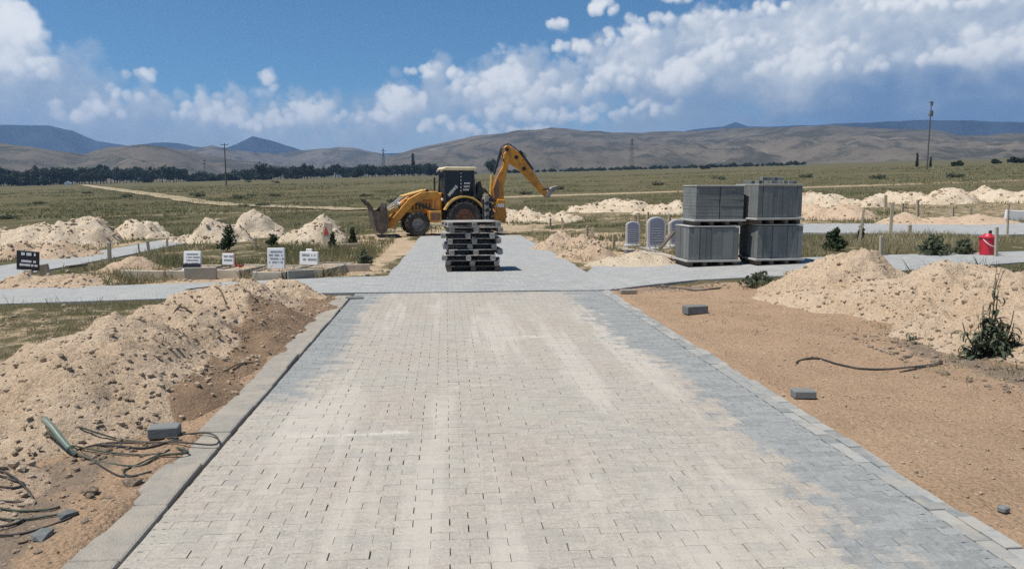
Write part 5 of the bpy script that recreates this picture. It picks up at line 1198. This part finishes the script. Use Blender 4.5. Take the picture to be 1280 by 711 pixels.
p = P(1271, 275); o = empty('grave_marker', p, R(-8), 'low white stone plaque near the right edge beyond the back street', 'headstone')
prism('stone', [(-.5, -.05), (.5, -.05), (.46, .36), (-.46, .42)], -.08, .08, M['marble'], o, .02); box('foot_block', (.66, .0, .12), (.2, .3, .3), M['block_c'], o, bevel=.02)
# wooden stakes
stk0 = None; rk = random.Random(6)
for px, top, py, lb, wd in [
    (137, 303, 326, 'pale stake standing at the edge of the left side street', .10), (187, 301, 322, 'grey stake right of the pale one by the left side street', .08), (209, 298, 314, 'short stake below the left soil heaps, above the leaning plaque', .07),
    (174, 304, 316, 'thin dark stake left of the grey one by the left side street', .05), (320, 297, 313, 'short pale stake between the small and the tall white plaques', .08), (434, 286, 305, 'short stake between the two slim evergreens', .08),
    (734, 282, 300, 'left one of the two short stakes beside the pink soil heap', .09), (740, 285, 302, 'right one of the two short stakes beside the pink soil heap', .12), (767, 293, 311, 'single stake at the right end of the pink soil heap', .09),
    (703, 272, 287, 'stake in front of the pale heaps right of the boom', .09), (688, 273, 283, 'short stake nearest the boom', .09), (799, 266, 300, 'pale stake just behind the smaller arched headstone', .07), (808, 265, 300, 'pale stake between the two arched headstones', .08),
    (836, 268, 300, 'grey stake left of the stacked pavers behind the leaning plank', .08), (1074, 262, 306, 'tall dark stake near the dense evergreen bush', .07), (1113, 254, 292, 'tall pale stake in the back street, tallest of its group', .10), (1101, 295, 320, 'short thick stake at the top of the right soil bank', .10),
    (1137, 281, 292, 'short dark stake at the near edge of the back street', .12), (1107, 244, 259, 'stake in front of the far right soil row', .16), (1147, 250, 274, 'pale stake left of the pinkish heap by the back street', .13), (1128, 254, 267, 'short stake left of the pale stake beyond the back street', .12),
    (1191, 259, 274, 'pale stake right of the pinkish heap by the back street', .12), (1213, 260, 272, 'short stake beside the low grassy heap', .12), (1259, 254, 298, 'tall thin stake right of the red bucket', .06), (1245, 284, 321, 'pale stake directly beside the red bucket', .08)]:
    p = P(px, py); w = p.dot(cF) if False else (p - Vector((0, 0, EYE))).dot(cF); h = (py - top) / F * w
    bm = bmesh.new(); add_box(bm, (0, 0, h / 2 - .05), (wd, wd * .6, h + .1)); o = obj_bm('stake', bm, M['stake'], bevel=.006); o.location = p; o.rotation_euler = (R(rk.uniform(-3, 3)), R(rk.uniform(-4, 4)), rk.uniform(-.5, .5))
    tag(o, lb, 'stake', 'wooden survey stakes among the plots')

# red bucket with a lid and a white carrying handle
p = P(1233, 319); bk2 = empty('bucket', p, R(20), 'red plastic bucket with a lid standing by the right street', 'bucket')
bm = bmesh.new(); prof = [(0, 0), (.145, 0), (.155, .02), (.175, .40), (.185, .42), (.185, .45), (.17, .455), (.165, .47), (.0, .475)]
bm_r = []
for k in range(28):
    a = 2 * math.pi * k / 28; bm_r.append([bm.verts.new((q[0] * math.cos(a), q[0] * math.sin(a), q[1])) for q in prof[1:-1]])
c0, c1 = bm.verts.new((0, 0, 0)), bm.verts.new((0, 0, .475))
for k in range(28):
    A, B_ = bm_r[k], bm_r[(k + 1) % 28]
    for i in range(len(A) - 1): bm.faces.new((A[i], B_[i], B_[i + 1], A[i + 1]))
    bm.faces.new((c0, B_[0], A[0])); bm.faces.new((c1, A[-1], B_[-1]))
obj_bm('body', bm, M['red'], bk2, smooth=False); tube('handle', [(-.185 * math.cos(R(20)), -.0, .40), (-.15, -.13, .28), (0, -.20, .22), (.15, -.13, .28), (.185, -.0, .40)], .010, M['white'], bk2, 6, 6)
rod('lid_rim', (0, 0, .425), (0, 0, .45), .195, M['red'], bk2, 28); rod('spout', (.05, -.02, .47), (.05, -.02, .60), .035, M['sign_black'], bk2, 10); rod('lid_dome', (0, 0, .47), (0, 0, .53), .12, M['red'], bk2, 20, .08)

# ------------------------------------------------------------------ hoses and cables on the ground
def gp(px, py, h=.012):
    p = P(px, py); hl = 0
    z = float(ground_z(p.x, p.y))
    if -1.95 < p.x < -1.67: z = .022
    elif p.x > -1.67 and p.x < 3: z = 0
    for hf in (hfL, hfR, hfH):
        z2 = float(zt(p.x, p.y)) + float(hf(np.array([p.x]), np.array([p.y]))[0]) - .01
        z = max(z, z2)
    return (p.x, p.y, z + h)
def hose(pix, r, label, mat, cat='hose'): return tag(tube('hose', [gp(*q) for q in pix], r, M[mat], None, 7, 8), label, cat)
hose([(95, 562), (130, 556), (175, 556), (225, 560), (268, 561), (272, 552), (258, 546), (228, 547)], .0065, 'dark hose looping over the kerb beside the grey block', 'hose_black')
hose([(90, 560), (140, 570), (190, 572), (212, 568), (180, 580), (155, 591), (165, 597), (190, 594)], .0065, 'green hose coiled in front of the grey block', 'hose')
hose([(100, 552), (150, 551), (200, 556), (228, 556)], .0065, 'thin green hose lying straight behind the coil', 'hose')
hose([(105, 568), (128, 585), (150, 596), (172, 598)], .007, 'short thin cable branching from the green hose', 'hose_black')
hose([(-30, 604), (10, 606), (35, 618), (40, 628), (20, 632), (-30, 630)], .0065, 'black cable loop at the left edge', 'hose_black')
hose([(-30, 640), (20, 641), (60, 640), (75, 636)], .0065, 'upper straight hose at the left edge', 'hose')
hose([(-30, 652), (20, 652), (65, 647), (78, 645)], .0065, 'lower straight hose at the left edge', 'hose')
hose([(-30, 664), (10, 660), (30, 652)], .008, 'short dark cable end at the left edge', 'hose_black')
hose([(996, 452), (1000, 447), (1020, 446), (1045, 452), (1075, 458), (1110, 457), (1150, 455), (1178, 453)], .012, 'dark hose lying across the bare soil on the right', 'hose_black')
hose([(1125, 462), (1140, 460), (1155, 456), (1172, 455)], .008, 'short thin twig like cable below the dark hose on the right', 'hose_black')
hose([(185, 460), (205, 450), (225, 443), (242, 442)], .010, 'dark root sticking out of the left soil bank', 'bark', 'root')
hose([(235, 412), (255, 410), (275, 412), (285, 416)], .009, 'upper dark root on the left soil bank', 'bark', 'root')
hose([(280, 476), (300, 468), (318, 460)], .007, 'thin dark root on the soil beside the kerb', 'bark', 'root')
hose([(765, 362), (790, 357), (830, 357), (868, 362), (900, 360)], .016, 'dark length of hose at the corner of the crossing', 'hose_black')
hose([(60, 560), (110, 574), (170, 585), (200, 577), (235, 571), (222, 566)], .008, 'green hose sweeping in front of the grey block toward the kerb', 'hose')
hose([(120, 557), (150, 562), (185, 563), (222, 553), (205, 549)], .008, 'dark cable knotted behind the green coil', 'hose_black')
hose([(-20, 620), (15, 616), (30, 612), (12, 609), (-20, 611)], .008, 'inner loop of black cable at the left edge', 'hose_black')
hose([(-20, 672), (25, 668), (60, 658), (90, 650)], .0065, 'lowest dark hose at the left edge', 'hose_black')
# crushed green plastic container
a = gp(58, 556, .05); b_ = gp(92, 570, .04); bt = empty('plastic_container', a, 0, 'crushed pale green plastic container among the clods at left', 'container')
d = Vector(b_) - Vector(a)
tube('body', [(0, 0, 0), tuple(d * .25 + Vector((0, 0, .01))), tuple(d * .6), tuple(d * .9)], .026, M['bottle'], bt, 10, 4, .8); rod('cap', tuple(d * .9), tuple(d * 1.08), .016, M['hose'], bt, 10)
# bigger clods and stones one can pick out
rc = random.Random(9)
for px, py, s, mt, lb in [(85, 648, .06, 'block', 'dark broken stone at the end of the straight hoses'), (52, 672, .07, 'block', 'grey blue stone below the straight hoses at left'), (18, 532, .09, 'rubble', 'dark earthy lump on top of the left soil bank'),
                      (95, 460, .06, 'rubble', 'dark stone standing upright on the left soil bank'), (165, 608, .06, 'rubble', 'flat dark stone beside the kerb below the coil'), (115, 618, .05, 'rubble', 'small dark stone left of the flat one'), (1180, 466, .06, 'rubble', 'brown stone below the tall weed'), (1145, 470, .045, 'clod', 'small pale stone below the dark hose')]:
    q = gp(px, py, 0); V, Fc = ICO[rc.randrange(6)]; o = mesh_obj('stone', V * s * np.array([1.2, .8, .7]), Fc, M[mt]); o.location = (q[0], q[1], q[2] + s * .3); o.rotation_euler = (0, 0, rc.uniform(0, 6)); tag(o, lb, 'stone')

# ------------------------------------------------------------------ power poles
def pole(px, dist, h, label, arms, r=.18):
    p = at_range(px, dist); o = empty('power_pole', p, 0, label, 'power pole'); rod('shaft', (0, 0, -.5), (0, 0, h), r, M['pole'], o, 10, r * .6)
    for z, w in arms:
        c = box('crossarm', (0, 0, 0), (w, .18, .20), M['pole'], o); c.location = (0, 0, z)
        for s in (-1, 0, 1): rod('insulator', (s * w * .46, 0, .1), (s * w * .46, 0, .55), .10, M['grey_metal'], c, 8)
    return o
pole(283, 330, 16.5, 'dark wooden power pole with a crossarm in the left field', [(16.0, 3.0), (14.2, 1.6)], .30)
pp = pole(1157, 255, 19.5, 'tall dark power pole on the rise at the right', [(19.0, 1.1), (15.6, 1.3)], .22)
rod('transformer', (.25, 0, 15.2), (.25, 0, 16.8), .45, M['pole'], pp, 10); rod('switch_box', (.15, 0, 18.2), (.15, 0, 19.3), .3, M['pole'], pp, 10)
def pylon(px, dist, h, label):
    p = at_range(px, dist); o = empty('power_pylon', p, R(20), label, 'pylon'); n = 9; w0, w1 = h * .065, h * .013
    for sx, sy in ((1, 1), (1, -1), (-1, 1), (-1, -1)): rod('leg', (sx * w0, sy * w0, -.5), (sx * w1, sy * w1, h), .13, M['pole'], o, 5)
    for side in range(4):
        bm = bmesh.new(); c, s = math.cos(side * math.pi / 2), math.sin(side * math.pi / 2)
        for i in range(n):
            za, zb = h * i / n, h * (i + 1) / n; wa, wb = w0 + (w1 - w0) * i / n, w0 + (w1 - w0) * (i + 1) / n
            for k in (1, -1): add_rod(bm, (wa * c - k * wa * s, wa * s + k * wa * c, za), (wb * c + k * wb * s, wb * s - k * wb * c, zb), .07, 4)
        obj_bm('bracing', bm, M['pole'], o)
    for z, w in ((h * .80, h * .13), (h * .92, h * .10)): q = box('crossarm', (0, 0, 0), (2 * w, .3, .35), M['pole'], o); q.location = (0, 0, z)
    return o
pylon(480, 900, 32, 'lattice power pylon left of the backhoe, before the hills'); pylon(789, 950, 38, 'lattice power pylon right of the backhoe boom, before the long hill'); pylon(257, 1050, 27, 'small lattice pylon left of the wooden power pole')
# far white farm buildings
for px, d, s, lb in [(85, 700, .55, 'tiny white farm building in the far tree belt at left'), (424, 1500, 1.5, 'tiny white building at the foot of the far hills')]:
    p = at_range(px, d); o = empty('farm_building', p, R(15), lb, 'building'); z = 6 if d < 1000 else 22
    o.location.z += 0 if d < 1000 else 14
    prism('wall', [(-4 * s, -16), (4 * s, -16), (4 * s, 3.4 * s), (0, 5.2 * s), (-4 * s, 3.4 * s)], -3 * s, 3 * s, M['marble'], o); prism('roof', [(-4.4 * s, 3.3 * s), (0, 5.3 * s), (4.4 * s, 3.3 * s), (4.4 * s, 3.6 * s), (0, 5.7 * s), (-4.4 * s, 3.6 * s)], -3.2 * s, 3.2 * s, M['marble'], o)
